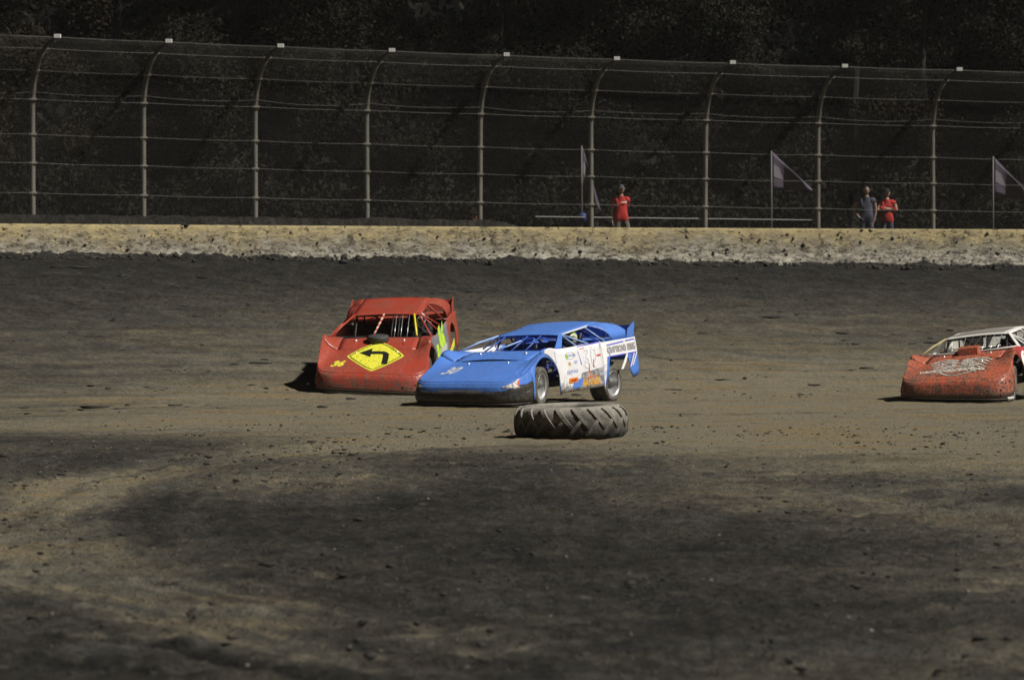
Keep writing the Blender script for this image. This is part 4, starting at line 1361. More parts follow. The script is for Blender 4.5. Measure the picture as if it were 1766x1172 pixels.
        for sg in (1, -1):
            mb.tube([(2.1, sg * 0.38, 0.24), (1.3, sg * 0.42, 0.24), (-0.9, sg * 0.60, 0.22), (-1.5, sg * 0.5, 0.42), (-2.4, sg * 0.5, 0.45)], 0.03, 6)
        mb.box((0.95, 0.0, 0.42), (0.48, 0.30, 0.22)); mb.box((-0.1, 0.1, 0.27), (0.7, 0.5, 0.04)); mb.box((-1.9, 0.0, 0.48), (0.26, 0.36, 0.16))
        mb.tube([(0.5, -0.05, 0.32), (-1.3, 0.0, 0.36)], 0.045, 7)
        s.part(mb, 'chassis', m_black, None, False, 0)
        ax = MB().tube([(-1.34, -0.75, 0.36), (-1.30, 0.75, 0.36)], 0.05, 8).box((-1.34, 0.05, 0.37), (0.14, 0.12, 0.14))
        MB().tube([(-1.32, 0.62, 0.40), (-1.22, 0.60, 0.80)], 0.03, 7).build('shock', m_black, root)
        MB().tube([(-1.32, -0.62, 0.40), (-1.22, -0.60, 0.78)], 0.03, 7).build('shock', m_black, root)
        MB().tube([(-1.32, 0.7, 0.36), (-0.72, 0.62, 0.40)], 0.018, 6).build('trailing_arm', m_black, root)
        MB().tube([(-1.32, 0.70, 0.42), (-1.78, 0.66, 0.66)], 0.022, 6).build('trailing_arm', m_black, root)
        MB().tube([(1.32, -0.75, 0.34), (1.32, -0.3, 0.30)], 0.03, 6).build('suspension_arm', m_black, root)
        MB().tube([(1.32, 0.75, 0.34), (1.32, 0.3, 0.30)], 0.03, 6).build('suspension_arm', m_black, root)
        ax.build('axle', m_black, root)
        # wheels
        for (x, y, st, wd, rr) in ((1.32, 0.80, C.get('steer', 0), 0.27, 0.340), (1.32, -0.80, C.get('steer', 0), 0.27, 0.340),
                                   (-1.30, 0.78, C.get('rear_steer', 0), 0.33, 0.322), (-1.36, -0.78, C.get('rear_steer', 0), 0.33, 0.335)):
            sg = 1 if y > 0 else -1
            w = bpy.data.objects.new('wheel', None); link(w, root)
            w.location = (x, y, rr - 0.008); w.rotation_euler = (math.radians(-2.0 if x > 0 else 0), 0, st)
            h = wd / 2
            tp = [(0.215, -h * 0.82), (0.225, -h * 0.95), (0.265, -h * 1.06), (rr - 0.035, -h * 1.04), (rr - 0.008, -h * 0.93)]
            for g in np.linspace(-0.72, 0.72, 7):
                tp += [(rr, h * (g - 0.085)), (rr - 0.007, h * (g - 0.07)), (rr - 0.007, h * (g + 0.07)), (rr, h * (g + 0.085))]
            tp += [(rr - 0.008, h * 0.93), (rr - 0.035, h * 1.04), (0.265, h * 1.06), (0.225, h * 0.95), (0.215, h * 0.82)]
            MB().lathe(tp, 44, 'Y').build('tyre', m_tyre, w, True)
            rp = [(0.0, -0.02), (0.06, -0.02), (0.07, -0.055), (0.12, -0.06), (0.165, -0.045), (0.19, -0.02), (0.197, h * 0.45), (0.207, h * 0.78), (0.226, h * 0.92), (0.232, h * 0.98), (0.222, h * 0.99), (0.205, h * 0.83)]
            rp = [(r0, sg * z0) for r0, z0 in rp]
            MB().lathe(rp, 40, 'Y').build('rim', m_rim, w, True)
            cap = MB().lathe([(0.0, sg * 0.02), (0.05, sg * 0.015), (0.06, sg * -0.018)], 16, 'Y')
            for k in range(8):
                t = 2 * math.pi * k / 8
                cap.lathe([(0.0, sg * -0.035), (0.014, sg * -0.035), (0.014, sg * -0.06)], 6, 'Y', (0.095 * math.cos(t), 0, 0.095 * math.sin(t)))
            cap.build('hub', m_hub, w)
        return s

    def spatter(s, n, seed, smax=0.022):
        r = np.random.default_rng(seed)
        P = []
        for k in range(n):
            if r.random() < 0.55:
                p = s.ring(float(r.uniform(-0.95, 0.95)), float(r.beta(1.3, 1.5)))
            else:
                x = float(r.uniform(0.85, 2.2)); y = float(np.clip(r.normal(0.25, 0.5), -0.95, 0.95))
                p = Vector((x, y, s.ztop(x, y)))
            P.append(tuple(s.B(p)))
        o = blobs('mud_spatter', np.array(P), 0.006 * (smax / 0.006) ** (r.random(n) ** 2.0), m_clod_car, s.root, 0.6, seed)
        tag(o, kind='stuff')

    def driver(s, helmet, suit, label, accent=None):
        nodes = [((-0.55, 0.40, 0.46), (0.15, 0.12)), ((-0.60, 0.40, 0.66), (0.15, 0.12)), ((-0.62, 0.40, 0.80), (0.16, 0.12)), ((-0.60, 0.40, 0.92), 0.06),
                 ((-0.60, 0.61, 0.84), 0.07), ((-0.34, 0.66, 0.72), 0.05), ((-0.10, 0.55, 0.82), 0.04), ((-0.02, 0.53, 0.85), 0.045),
                 ((-0.60, 0.19, 0.84), 0.07), ((-0.34, 0.14, 0.72), 0.05), ((-0.10, 0.25, 0.82), 0.04), ((-0.02, 0.27, 0.85), 0.045),
                 ((-0.35, 0.50, 0.46), 0.085), ((0.05, 0.52, 0.58), 0.065), ((0.40, 0.50, 0.34), 0.05),
                 ((-0.35, 0.30, 0.46), 0.085), ((0.05, 0.28, 0.58), 0.065), ((0.40, 0.30, 0.34), 0.05)]
        nodes = [((p[0], p[1] + 0.10, p[2]), r_) for p, r_ in nodes]
        edges = [(0, 1), (1, 2), (2, 3), (2, 4), (4, 5), (5, 6), (6, 7), (2, 8), (8, 9), (9, 10), (10, 11), (0, 12), (12, 13), (13, 14), (0, 15), (15, 16), (16, 17)]
        # gloved fingers closed on the wheel rim
        for hi, yy in ((7, 0.63), (11, 0.37)):
            for k in range(5):
                i0 = len(nodes)
                zz = 0.885 - 0.018 * k
                nodes += [((0.02, yy, zz), 0.010), ((0.045, yy + 0.012, zz), 0.009), ((0.035, yy + 0.03, zz - 0.004), 0.008)]
                edges += [(hi, i0), (i0, i0 + 1), (i0 + 1, i0 + 2)]
        me = skin_mesh([(tuple(s.B(n[0])), n[1]) for n in nodes], edges, 0, 1)
        me.materials.clear(); me.materials.append(suit)
        me.polygons.foreach_set('use_smooth', [True] * len(me.polygons))
        o = bpy.data.objects.new('person', me)
        link(o); o.matrix_world = s.root.matrix_world.copy()
        hc = s.B((-0.50, 0.54, 0.985))
        V = []; F = []
        n, m = 24, 14
        for i in range(n):
            u = 2 * math.pi * i / n
            for j in range(m):
                v = math.pi * (0.02 + 0.80 * j / (m - 1))
                V.append((hc.x + 0.145 * math.sin(v) * math.cos(u), hc.y + 0.125 * math.sin(v) * math.sin(u), hc.z + 0.135 * math.cos(v)))
        for i in range(n):
            for j in range(m - 1):
                F.append((i * m + j, i * m + j + 1, ((i + 1) % n) * m + j + 1, ((i + 1) % n) * m + j))
        hl = mk('helmet', V, F, helmet, o, True, None, 0.01)
        vz = MB().grid(lambda u, v: Vector((hc.x + 0.150 * math.cos(u) * math.cos(v), hc.y + 0.130 * math.sin(u) * math.cos(v), hc.z + 0.14 * math.sin(v))), list(np.linspace(-1.0, 1.0, 11)), list(np.linspace(-0.28, 0.26, 5)))
        vz.build('visor', m_visor, hl, True, 0.004)
        if accent:
            ac = MB().grid(lambda u, v: Vector((hc.x + 0.148 * math.cos(u) * math.cos(v), hc.y + 0.128 * math.sin(u) * math.cos(v), hc.z + 0.138 * math.sin(v))), list(np.linspace(-0.9, 1.6, 13)), list(np.linspace(0.62, 1.25, 5)))
            ac.build('helmet_stripe', accent, hl, True, 0.003)
        tag(o, label, 'person', 'race car drivers')
        return o

m_clod_car = plain('flung_mud', (0.05, 0.042, 0.032), 0.95, vary=0.4, scale=5)
m_visor = plain('dark_visor', (0.02, 0.022, 0.025), 0.15, vary=0.1)

# ---- the blue car
BLUE = (0.095, 0.240, 0.72)
p_blue = paint('blue_paint', BLUE, 0.30, 0.24, film=0.10)
p_bluew = paint('white_side_paint', (0.84, 0.83, 0.84), 0.10, 0.40, film=0.05)
p_blackval = paint('black_valance', (0.022, 0.022, 0.023), 0.3, 0.22, film=0.35)
p_darkblue = paint('interior_blue', (0.035, 0.10, 0.45), 0.2, 0.2, film=0.05)
m_bluebar = plain('light_blue_tube', (0.30, 0.45, 0.80), 0.4, vary=0.1)
m_whitebar = plain('white_tube', (0.8, 0.8, 0.78), 0.4, vary=0.08)
blue_cfg = dict(nose=p_blue, hood=p_blue, valance=p_blackval, splitter=p_blackval, fender=p_blue, fender_right=p_blue, door=p_bluew, door_right=p_bluew,
    quarter=p_blue, quarter_right=p_blue, sail=p_blue, spoiler_end=p_blue, spoiler=p_darkblue, post=p_blue, post_thin=m_bluebar, post_w=(0.065, 0.0), bar=m_bluebar,
    rail=m_whitebar, roof=p_blue, deck=p_blue, interior=p_darkblue, firewall=p_darkblue, cage=p_darkblue, bar_front=p_darkblue,
    screen_bars=((0.28, 0.30), (0.02, 0.02), (-0.42, -0.50)), roof_ribs=(), steer=math.radians(9), rear_steer=math.radians(-2),
    roof_front=1.09,
    split=lambda q: 0.56 + 0.24 * math.exp(-((abs(q) - 0.70) / 0.28) ** 2))
blue = Car('race_car', 'blue dirt race car with white doors, sliding behind the big tyre', (0.34, 60.8), math.radians(29.5), math.radians(3.0), math.radians(2.2), 0.02, blue_cfg).build()
d_blue = decal('blue_print', (0.10, 0.10, 0.62), 0.1); d_white = decal('white_print_vinyl', (0.86, 0.86, 0.84), 0.1); d_red = decal('red_print', (0.6, 0.08, 0.05), 0.1)
d_orange = decal('orange_print', (0.85, 0.22, 0.02), 0.2); d_yel = decal('amber_print', (0.85, 0.42, 0.03), 0.1); d_grey = decal('grey_print', (0.30, 0.30, 0.34), 0.1)
d_green = decal('green_print', (0.30, 0.55, 0.12), 0.1); d_paleblue = decal('pale_blue_print', (0.28, 0.34, 0.62), 0.1); d_tan = decal('tan_print', (0.50, 0.36, 0.15), 0.1)
d_cream = decal('cream_print', (0.78, 0.74, 0.62), 0.2)

def strip(pts, w):
    """flat polyline of width w in the plane of the print"""
    V = []; F = []
    P = [Vector((p[0], p[1])) for p in pts]
    for i, p in enumerate(P):
        d = (P[min(i + 1, len(P) - 1)] - P[max(i - 1, 0)]).normalized()
        n = Vector((-d.y, d.x)) * w / 2
        V += [(p.x + n.x, p.y + n.y, 0), (p.x - n.x, p.y - n.y, 0)]
    for i in range(len(P) - 1):
        F.append((2 * i, 2 * i + 1, 2 * i + 3, 2 * i + 2))
    return V, F
def gridpoly(fn, nu=8, nv=4):
    V = []; F = []
    for i in range(nu + 1):
        for j in range(nv + 1):
            x, y = fn(i / nu, j / nv); V.append((x, y, 0))
    for i in range(nu):
        for j in range(nv):
            a = i * (nv + 1) + j
            F.append((a, a + 1, a + nv + 2, a + nv + 1))
    return V, F
def ellipse(a, b, n=28, inner=0.0):
    V = []; F = []
    for k in range(n):
        t = 2 * math.pi * k / n
        V.append((a * math.cos(t), b * math.sin(t), 0)); V.append((a * inner * math.cos(t), b * inner * math.sin(t), 0))
    for k in range(n):
        F.append((2 * k, 2 * k + 1, (2 * k + 3) % (2 * n), (2 * k + 2) % (2 * n)))
    return V, F

c = blue
D_, Q_, N_, H_ = c.door, c.quarter, c.nose, c.hood
# door: big number in a blue-edged panel, sponsor marks, grime-smeared lower panel, lettering
c.on_side(*strip([(-0.33, -0.10), (-0.40, 0.20), (0.42, 0.245), (0.42, -0.3), (0.44, -0.5)], 0.035), -0.25, 0.655, d_blue, 'number_outline', D_, 0.016)
c.on_side(*strip([(-0.33, 0.165), (0.36, 0.205)], 0.014), -0.25, 0.655, d_red, 'number_edge', D_, 0.0165)
V, F = text_mesh('30', 0.50, 0.15, 0.028); c.on_side(V, F, -0.27, 0.655, decal('pale_number_shade', (0.62, 0.60, 0.72), 0.1), 'number_shadow', D_, 0.015)
V, F = text_mesh('30', 0.50, 0.15, 0.010); c.on_side(V, F, -0.27, 0.655, d_white, 'number', D_, 0.019)
c.on_side(*strip([(0.24, 0.05), (0.40, 0.055)], 0.03), -0.25, 0.62, d_red, 'red_mark', D_, 0.021)
sm = smudge('scraped_grey_panel', (0.42, 0.42, 0.46), (0.20, 0.19, 0.19), 9, (1, 1, 2.2))
c.on_side(*gridpoly(lambda u, v: (-0.36 + 0.80 * u - 0.06 * (1 - v), -0.16 + 0.27 * v * (0.85 + 0.15 * u)), 10, 5), -0.25, 0.36, sm, 'scraped_patch', D_, 0.0235)
c.on_side(*gridpoly(lambda u, v: (-0.30 + 0.30 * u - 0.14 * (1 - v), -0.06 + 0.14 * v), 6, 3), 0.05, 0.26, decal('blue_swoosh', BLUE, 0.3), 'blue_swoosh', D_, 0.0245)
for q in ((-0.06, -0.02), (0.12, 0.03)):
    c.on_side(*strip([(q[0], 0.0), (q[0] + 0.02, 0.13)], 0.022), -0.22, 0.46 + q[1], d_red, 'red_streak', D_, 0.026)
V, F = text_mesh('BANNER', 0.16, 0.0, 0.004, 1.05); c.on_side(V, F, -0.22, 0.255, d_yel, 'lettering', D_, 0.027)
c.on_side(*strip([(0, 0), (0, 0.14)], 0.022), -0.19, 0.30, d_orange, 'lettering_stem', D_, 0.0275)
c.on_side(*strip([(-0.20, 0), (0.24, 0.02)], 0.016), -0.19, 0.335, d_orange, 'lettering_bar', D_, 0.0285)
c.on_side(*ellipse(0.175, 0.062, 30, 0.86), 0.44, 0.735, d_grey, 'oval_ring', D_, 0.015)
c.on_side(*ellipse(0.040, 0.045), 0.56, 0.72, d_green, 'green_badge', D_, 0.0165)
V, F = text_mesh('NORTHERN', 0.055, 0.2, 0.001); c.on_side(V, F, 0.40, 0.735, d_paleblue, 'small_lettering', D_, 0.0165)
c.on_side(*ellipse(0.05, 0.03), 0.50, 0.60, d_tan, 'tan_badge', D_, 0.015)
V, F = text_mesh('AED', 0.07, 0.2, 0.002); c.on_side(V, F, 0.28, 0.615, d_paleblue, 'small_lettering', D_, 0.015)
V, F = text_mesh('KBC', 0.08, 0.1, 0.003); c.on_side(V, F, 0.55, 0.46, d_paleblue, 'small_lettering', D_, 0.015)
V, F = text_mesh('VP RACE', 0.065, 0.1, 0.003); c.on_side(V, F, 0.36, 0.47, d_paleblue, 'small_lettering', D_, 0.015)
V, F = text_mesh('ALLSTAR', 0.05, 0.0, 0.002)
V = [(-y, x, z) for x, y, z in V]; c.on_side(V, F, 0.95, 0.735, d_paleblue, 'small_lettering', D_, 0.015)
c.on_side(*gridpoly(lambda u, v: (-0.15 + 0.30 * u, -0.038 + 0.076 * v)), 0.42, 0.335, d_orange, 'orange_sticker', D_, 0.0245)
V, F = text_mesh('Schaeffer', 0.055, 0.2, 0.001); c.on_side(V, F, 0.42, 0.335, decal('dark_red_print', (0.35, 0.05, 0.02), 0.1), 'small_lettering', D_, 0.028)
# quarter panel: white band, boxed lettering, slanting stripes
def band(u, v):
    x = 1.56 * u
    top = 0.375 + 0.0 * u
    low = max(0.115 + 0.0 * u, -0.35 * (1 - min(1, u / 0.10)))
    if u < 0.10: low = -0.42 + 0.42 * (u / 0.10) + 0.115 * (u / 0.10)
    return (x, low + (top - low) * v)
c.on_side(*gridpoly(band, 30, 6), -0.735, 0.505, d_white, 'white_band', Q_, 0.010, 0.010)
c.on_side(*strip([(0.27, 0.10), (0.20, 0.315), (0.84, 0.335)], 0.022), -0.735, 0.50, d_blue, 'lettering_box', Q_, 0.016, 0.010)
c.on_side(*strip([(0.27, 0.115), (0.80, 0.115)], 0.022), -0.735, 0.50, d_blue, 'lettering_box', Q_, 0.0165, 0.010)
c.on_side(*strip([(0.92, 0.34), (1.49, 0.345), (1.52, 0.115), (0.96, 0.115)], 0.022), -0.735, 0.50, d_blue, 'lettering_box', Q_, 0.016, 0.010)
d_letter = decal('grey_blue_letter_edge', (0.33, 0.31, 0.40), 0.1)
for tx_, xo, sz in (('CRAFTSON\'S', 0.54, 0.132), ('PAVING', 1.225, 0.145)):
    V, F = text_mesh(tx_, sz, 0.0, 0.006, 0.92); V = [(a, b * 1.15, z) for a, b, z in V]
    c.on_side(V, F, -0.735 - xo, 0.50 + 0.222 + 0.010 * xo, d_letter, 'lettering_shadow', Q_, 0.018, 0.010)
    V, F = text_mesh(tx_, sz, 0.0, -0.003, 0.92); V = [(a, b * 1.15, z) for a, b, z in V]
    c.on_side(V, F, -0.735 - xo, 0.50 + 0.222 + 0.010 * xo, d_cream, 'lettering', Q_, 0.021, 0.010)
for k, (x0, m_) in enumerate(((0.88, d_white), (1.25, d_blue), (1.33, d_cream), (1.43, d_blue), (1.48, d_white))):
    w = (0.10, 0.05, 0.08, 0.05, 0.06)[k]
    c.on_side(*gridpoly(lambda u, v: (x0 + w * u - 0.34 * (1 - v) * (0.5 + 0.5 * x0 / 1.6), -0.20 * (1 - v) * (1.2 - 0.25 * k / 6)), 2, 6), -0.735, 0.615, m_, 'slanting_stripe', Q_, 0.012 + 0.0012 * k, 0.010)
# nose number, headlight stickers, small marks
V, F = text_mesh('30', 0.38, 0.40, 0.006); c.on_hood(V, F, 1.84, -0.55, d_cream, 'number', N_, 0.010, 0.72, 1.15)
m_lamp = smudge('headlight_sticker', (0.78, 0.76, 0.74), (0.32, 0.26, 0.26), 22, (1, 1, 1))
for sg in (1, -1):
    def lamp(u, v, sg=sg):
        # lens-shaped sticker on the shoulder of the nose face
        q = sg * (0.36 + 0.42 * u)
        return c.ring(q, min(1.0, 0.80 + 0.04 * u + (0.025 + 0.15 * u) * (2 * v - 1))) + Vector((0.012, 0.004 * sg, 0.010))
    c.part(MB().grid(lamp, list(np.linspace(0, 1, 11)), list(np.linspace(0, 1, 5))), 'headlight', m_lamp, N_, True, 0)
    c.part(MB().grid(lambda u, v: lamp(0.92 + 0.12 * u, 0.2 + 0.6 * v) + Vector((0.003, 0.003 * sg, 0.003)), [0, 0.5, 1], [0, 0.5, 1]), 'side_marker', d_red, N_, True, 0)
c.part(MB().grid(lambda u, v: c.ring(-0.08 + 0.16 * u, 0.60 + 0.04 * v) + Vector((0.012, 0, 0)), list(np.linspace(0, 1, 5)), [0, 1]), 'badge', d_tan, N_, True, 0)
c.part(MB().grid(lambda u, v: c.ring(-0.26 + 0.52 * u, 0.52 + 0.02 * v) + Vector((0.012, 0, 0)), list(np.linspace(0, 1, 9)), [0, 1]), 'grille_strip', d_grey, N_, True, 0)
# raised hood slot
c.part(MB().grid(lambda u, v: Vector((1.40 + 0.02 * v, -0.55 + 1.1 * u, c.ztop(1.40, -0.55 + 1.1 * u) + 0.012 + 0.018 * math.sin(math.pi * u) * v)), list(np.linspace(0, 1, 12)), [-1, 0, 1]), 'hood_slot', m_black, H_, True, 0)
# ring-shaped brace seen through the windscreen
c.part(MB().tube([(-0.45, -0.52 + 0.10 * math.cos(t), 1.03 + 0.10 * math.sin(t)) for t in np.linspace(0, 2 * math.pi, 22)], 0.016, 6, False), 'ring_brace', m_black, None, True, 0)
# fender creases
for yy in (0.80, 0.93):
    c.part(MB().tube([(x, yy, c.ztop(x, yy) + 0.004) for x in np.linspace(2.02, 0.8, 12)], 0.010, 5), 'fender_crease', p_blue, None, True, 0)
c.tubes('window_brace', [(0.10, -0.1, 1.0), (0.62, -0.30, 0.875)], 0.015, m_bluebar)
c.driver(smudge('green_white_helmet', (0.75, 0.76, 0.60), (0.16, 0.22, 0.08), 26), plain('dark_blue_race_suit', (0.03, 0.04, 0.16), 0.9), 'driver in a green and white helmet inside the blue car', decal('bright_green_stripe', (0.45, 0.80, 0.05), 0.0))

# ---- the red car
RED = (0.39, 0.052, 0.030)
p_red = paint('red_paint', RED, 0.38, 0.30, film=0.24)
p_redmud = paint('muddy_red_paint', RED, 0.55, 0.40, film=0.28)
p_redblk = paint('muddy_black_lip', (0.035, 0.033, 0.03), 0.6, 0.3, film=0.4)
p_grey = paint('grey_side_paint', (0.22, 0.22, 0.24), 0.2, 0.35, film=0.1)
m_yellowbar = plain('yellow_tube', (0.85, 0.70, 0.02), 0.4, vary=0.08)
m_redbar = plain('red_tube', (0.42, 0.05, 0.03), 0.5, vary=0.15)
m_inside = plain('dark_interior_tin', (0.012, 0.011, 0.010), 0.7, vary=0.2)
red_cfg = dict(nose=p_redmud, hood=p_red, valance=p_redblk, splitter=p_redblk, fender=p_redmud, fender_right=p_red, door=p_grey, door_right=p_red, quarter=p_red, quarter_right=p_red,
    sail=p_red, spoiler_end=p_red, spoiler=p_red, post=p_red, post_thin=m_redbar, post_w=(0.0, 0.0), bar=m_redbar, rail=m_redbar, roof=p_red, deck=p_red, interior=m_inside,
    firewall=m_inside, cage=m_black, bar_front=m_black, screen_bars=((0.26, 0.30), (0.14, 0.17)), steer=math.radians(-4),
    roof_front=1.18, roof_rear=1.265, split=lambda q: 0.14)
red = Car('race_car', 'muddy red dirt race car with a yellow turn sign on its hood', (-2.34, 65.65), math.radians(6.5), math.radians(4.2), math.radians(4.4), 0.17, red_cfg).build()
c = red
d_sign = decal('fluorescent_yellow', (0.82, 0.78, 0.06), 0.75); d_blk = decal('black_print', (0.012, 0.012, 0.010), 0.0)
d_lime = decal('lime_print', (0.52, 0.80, 0.06), 0.15)
def diamond(hw, hh, rad=0.10):
    """rounded diamond as a fan of quads"""
    n = 40; V = []
    for k in range(n):
        t = 2 * math.pi * k / n
        cx, sx = math.cos(t), math.sin(t)
        r = 1.0 / (abs(cx) ** 1.12 + abs(sx) ** 1.12) ** (1 / 1.12)
        V.append((hw * r * cx, hh * r * sx))
    rings = [0.0, 0.25, 0.5, 0.75, 1.0]
    VV = []; F = []
    for q in rings:
        VV += [(x * q, y * q, 0) for x, y in V]
    for i in range(len(rings) - 1):
        for k in range(n):
            F.append((i * n + k, i * n + (k + 1) % n, (i + 1) * n + (k + 1) % n, (i + 1) * n + k))
    return VV, F, V
DV, DF, DL = diamond(0.53, 0.62)
sign = c.on_hood(DV, DF, 1.66, 0.02, d_sign, 'turn_sign', c.nose, 0.010)
V, F = strip([(x * 0.90, y * 0.90) for x, y in DL] + [(DL[0][0] * 0.90, DL[0][1] * 0.90)], 0.022)
c.on_hood(V, F, 1.66, 0.02, decal('dark_green_line', (0.05, 0.09, 0.01), 0.0), 'sign_border', sign, 0.013)
V, F = strip([(0.20, -0.34), (0.20, -0.10), (0.19, 0.05), (0.15, 0.10), (0.05, 0.115), (-0.10, 0.115)], 0.11)
c.on_hood(V, F, 1.66, 0.02, d_blk, 'arrow', sign, 0.015)
AV, AF = gridpoly(lambda u, v: (-0.31 + 0.22 * u, 0.115 + (2 * v - 1) * 0.17 * u), 4, 4)
c.on_hood(AV, AF, 1.66, 0.02, d_blk, 'arrow_head', sign, 0.0155)
V, F = text_mesh('36', 0.30, 0.45, 0.014); c.on_hood(V, F, 1.97, -0.66, d_sign, 'number', c.nose, 0.010, 0.75, 1.0)
V, F = text_mesh('36', 0.72, 0.1, 0.05); c.on_side(V, F, 0.15, 0.66, d_lime, 'number', c.door, 0.016)
c.on_side(*gridpoly(lambda u, v: (-0.30 + 0.75 * u - 0.15 * (1 - v), -0.14 + 0.30 * v), 8, 4), 0.05, 0.40, decal('silver_panel', (0.55, 0.54, 0.58), 0.2), 'silver_patch', c.door, 0.020)
c.on_side(*gridpoly(lambda u, v: (-0.12 + 0.24 * u, -0.18 + 0.46 * v), 4, 4), 0.72, 0.42, d_lime, 'lime_patch', c.door, 0.018)
c.on_side(*gridpoly(lambda u, v: (-0.35 + 0.70 * u, -0.05 + 0.13 * v + 0.12 * u), 6, 3), -1.35 + 0.35, 0.30, d_sign, 'yellow_stripe', c.door, 0.020)
for (x0, q0, q1) in ((0.0, 0.55, 0.93), ):
    c.part(MB().grid(lambda u, v: c.ring(q0 + (q1 - q0) * u, 0.02 + 0.10 * v) + Vector((0.010, 0.01, 0)), list(np.linspace(0, 1, 12)), [0, 0.5, 1]), 'muddy_lettering', smudge('yellow_smeared_print', (0.42, 0.37, 0.06), (0.03, 0.028, 0.02), 30), c.nose, True, 0)
# low round air-cleaner cover on the hood
ac = MB().lathe([(0.0, 0.085), (0.16, 0.085), (0.195, 0.075), (0.205, 0.04), (0.20, -0.03), (0.17, -0.05)], 32, 'Z', (0.98, -0.03, c.ztop(0.98, 0) + 0.02))
c.part(ac, 'air_cleaner', plain('dark_grey_rubber', (0.045, 0.046, 0.046), 0.7, vary=0.25, scale=12), c.hood, True, 0)
# striped bar in the middle of the windscreen, yellow bar by the driver, window net
M_ = Mat('red_white_tape'); _z = M_.sep(M_.obj())[2]
M_.l(M_.ramp(M_.math('FRACT', M_.math('MULTIPLY', _z, 14.0)), [(0.0, (0.7, 0.55, 0.42)), (0.5, (0.7, 0.55, 0.42)), (0.52, (0.45, 0.06, 0.03)), (1.0, (0.45, 0.06, 0.03))]), M_.b.inputs['Base Color'])
c.tubes('taped_bar', [(0.05, -0.04, c.roofz(0.05)), (0.72, -0.16, 0.88)], 0.020, M_.m)
c.tubes('yellow_bar', [(0.06, 0.53, c.roofz(0.05) - 0.01), (0.74, 0.66, 0.88)], 0.020, m_yellowbar)
for y in (0.20, 0.32, 0.44):
    c.tubes('screen_wire', [(0.05, y, c.roofz(0.05) - 0.01), (0.68, y + 0.03, 0.86)], 0.005, m_silver)
c.part(MB().grid(lambda x, y: Vector((x, y, 0.895 + 0.03 * (x + 0.9))), list(np.linspace(-0.9, -1.4, 4)), list(np.linspace(-0.9, 0.1, 6))), 'rear_shelf', p_red)
c.driver(plain('white_silver_helmet', (0.6, 0.6, 0.62), 0.3, vary=0.3, scale=14), plain('black_race_suit', (0.02, 0.02, 0.022), 0.9), 'driver in a pale helmet inside the red car with the turn sign')

# ---- the white-roofed car at the right edge
ORR = (0.50, 0.112, 0.058)
p_or = paint('orange_red_paint', ORR, 0.85, 0.40, film=0.42)
p_orhood = paint('spattered_orange_red', ORR, 1.0, 0.42, film=0.45)
p_white = paint('white_roof_paint', (0.80, 0.79, 0.74), 0.12, 0.2, film=0.12)
p_pink = paint('red_door_paint', (0.50, 0.05, 0.06), 0.35, 0.4, film=0.2)
m_tanbar = plain('dusty_tan_tube', (0.45, 0.36, 0.18), 0.6, vary=0.2)
w_cfg = dict(scale=0.945, nose=p_orhood, hood=p_or, valance=p_redblk, splitter=paint('tan_lip', (0.10, 0.07, 0.04), 0.4, 0.3, film=0.5), fender=p_or, fender_right=p_or, door=p_pink, door_right=p_white,
    quarter=p_pink, quarter_right=p_white, sail=p_white, spoiler_end=p_white, spoiler=p_white, post=p_white, post_thin=m_tanbar, post_w=(0.05, 0.0), bar=m_whitebar, rail=m_whitebar,
    roof=p_white, roof_panel=plain('dusty_grey_roof', (0.22, 0.20, 0.18), 0.8, vary=0.3), deck=p_white, interior=p_white, firewall=m_inside, cage=m_black, bar_front=m_black,
    screen_bars=((0.10, 0.0), (-0.05, -0.10), (0.28, 0.33)), steer=math.radians(6), split=lambda q: 0.10)
wc = Car('race_car', 'orange-red dirt race car with a white roof at the right edge', (8.52, 63.05), math.radians(21.0), math.radians(1.5), math.radians(6.5), 0.03, w_cfg).build()
c = wc
# hood box scoop
sx = MB()
SY, SH = [-0.15, 0.0, 0.12, 0.22], 0.125
sx.grid(lambda x, y: Vector((x, y, c.ztop(x, y) + SH)), [1.00, 0.9, 0.76], SY)
sx.grid(lambda t, y: Vector((1.00 + 0.03 * (1 - t), y, c.ztop(1.00, y) + SH * t)), [0, 0.5, 1], SY)
sx.grid(lambda t, x: Vector((x, SY[-1], c.ztop(x, SY[-1]) + SH * t)), [0, 0.5, 1], [1.00, 0.9, 0.76])
sx.grid(lambda t, x: Vector((x, SY[0], c.ztop(x, SY[0]) + SH * t)), [0, 0.5, 1], [1.00, 0.9, 0.76])
c.part(sx, 'hood_scoop', p_or, c.hood, False, 0.01)
# hood edge trim and hole in the fender
c.tubes('cowl_trim', [(0.83, -0.98, c.ztop(0.83, -0.98) + 0.01), (0.79, -0.5, c.ztop(0.79, -0.5) + 0.02), (0.79, 0.4, c.ztop(0.79, 0.4) + 0.02), (0.76, 0.93, c.ztop(0.76, 0.93) + 0.02)], 0.015, p_white)
c.on_hood(*ellipse(0.065, 0.06), 1.42, 0.70, m_inside, 'torn_hole', c.nose, 0.010)
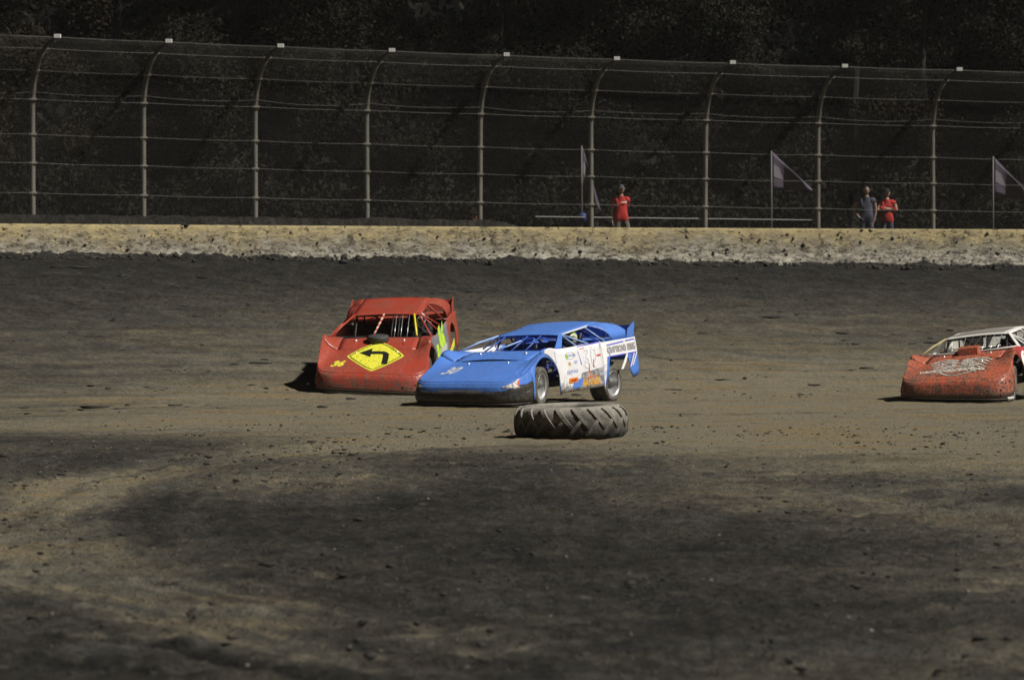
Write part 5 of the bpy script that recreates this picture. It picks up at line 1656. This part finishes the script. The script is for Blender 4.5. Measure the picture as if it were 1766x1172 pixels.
# winged emblem drawn in pale strokes
d_pale = smudge('pale_emblem_stroke', (0.80, 0.77, 0.66), (0.38, 0.34, 0.30), 26); d_dk = decal('dark_emblem_stroke', (0.10, 0.075, 0.06), 0.4)
er = random.Random(5)
emb = []
for sg in (-1, 1):
    for k in range(7):
        y0 = 0.30 - 0.075 * k
        ln = 0.52 - 0.035 * k + (0.05 if sg > 0 else 0.0)
        pts = [(sg * (0.04 + ln * q), y0 + 0.20 * math.sin(q * 2.2) * (1 - 0.12 * k) - 0.22 * q * q) for q in np.linspace(0, 1, 8)]
        emb.append((pts, 0.042 - 0.002 * k, d_pale)); emb.append(([(x, y - 0.036) for x, y in pts], 0.024, d_dk))
for k in range(44):
    x, y = er.gauss(0, 0.20), er.gauss(-0.04, 0.12)
    emb.append(([(x, y), (x + er.uniform(-.1, .1), y + er.uniform(-.06, .06)), (x + er.uniform(-.12, .12), y + er.uniform(-.09, .09))], 0.022, d_pale if k % 4 else d_dk))
for (xa, xb) in ((-0.62, -0.24), (-0.2, 0.55)):
    V, F = text_mesh('WILDCARD' if xa < -0.3 else 'RACING TEAM', 0.125, 0.2, 0.008, 0.95)
    c.on_hood(V, F, 1.93, (xa + xb) / 2, d_pale, 'emblem_lettering', c.nose, 0.0165, 0.9, 1.1)
emb.append(([(-0.28, -0.30), (-0.16, -0.42), (-0.02, -0.50)], 0.035, d_pale)); emb.append(([(-0.02, -0.50), (0.14, -0.43), (0.34, -0.30)], 0.028, d_pale))
emb.append(([(-0.22, -0.33), (-0.02, -0.45), (0.2, -0.36)], 0.03, d_dk))
for i, (pts, w, m_) in enumerate(emb):
    c.on_hood(*strip(pts, w), 1.72, -0.02, m_, 'emblem_stroke', c.nose, 0.011 + 0.0001 * i)
V, F = ellipse(0.2, 0.15); c.on_side(V, F, 0.78, 0.66, d_white, 'number_disc', c.door, 0.016)
V, F = text_mesh('7', 0.24, 0.1, 0.01); c.on_side(V, F, 0.74, 0.66, d_paleblue, 'number', c.door, 0.019)
c.part(MB().grid(lambda q, t: c.ring(q, 0.0) + Vector((-0.02, 0.012, -0.05 + 0.055 * t)), list(np.linspace(0.80, 1.0, 8)), [0, 0.5, 1]), 'white_skirt', p_white)
# window tins and wires behind the windscreen
c.part(MB().grid(lambda u, v: Vector((-0.98 - 0.05 * v, -0.52 + 0.40 * u, 0.93 + 0.22 * v)), [0, 0.3, 0.7, 1], [0, 0.5, 1]), 'inner_tin', p_white)
c.part(MB().grid(lambda u, v: Vector((-0.72, -0.02 + (0.05 + 0.10 * v) * u + 0.03 * v, 0.90 + 0.24 * v)), [0, 0.5, 1], list(np.linspace(0, 1, 5))), 'inner_tin', p_white)
for y in (-0.2, 0.2, 0.36, 0.5):
    c.tubes('screen_wire', [(0.05, y, c.roofz(0.05) - 0.01), (0.70, y + 0.02, 0.86)], 0.005, m_silver)
c.part(MB().grid(lambda u, v: Vector((0.50, 0.10 + 0.55 * u, 0.885 + 0.035 * v)), list(np.linspace(0, 1, 8)), [0, 1]), 'dash_lettering', smudge('white_black_dash', (0.75, 0.74, 0.7), (0.03, 0.03, 0.03), 18), None, False, 0)
c.driver(plain('black_helmet', (0.015, 0.015, 0.017), 0.3), plain('black_race_suit', (0.015, 0.015, 0.016), 0.9), 'driver in a black helmet inside the car with the white roof')

blue.spatter(110, 501, 0.018)
red.spatter(240, 502, 0.022)
wc.spatter(460, 503, 0.026)

# ------------------------------------------------------------------ thin dust hanging in the lit air
hz = MB().box((0, 0, 9.2), (1150, 1150, 10.4)).build('haze', None)
hz.data.materials.clear()
hm = bpy.data.materials.new('dusty_air'); hm.use_nodes = True
hm.node_tree.nodes.clear()
ho = hm.node_tree.nodes.new('ShaderNodeOutputMaterial'); hv = hm.node_tree.nodes.new('ShaderNodeVolumePrincipled')
hv.inputs['Color'].default_value = (0.92, 0.90, 0.86, 1); hv.inputs['Density'].default_value = 0.00014
hv.inputs['Anisotropy'].default_value = 0.0
hm.node_tree.links.new(hv.outputs[0], ho.inputs['Volume'])
hz.data.materials.append(hm)
tag(hz, 'thin dust hanging over the whole track', 'haze', kind='stuff')
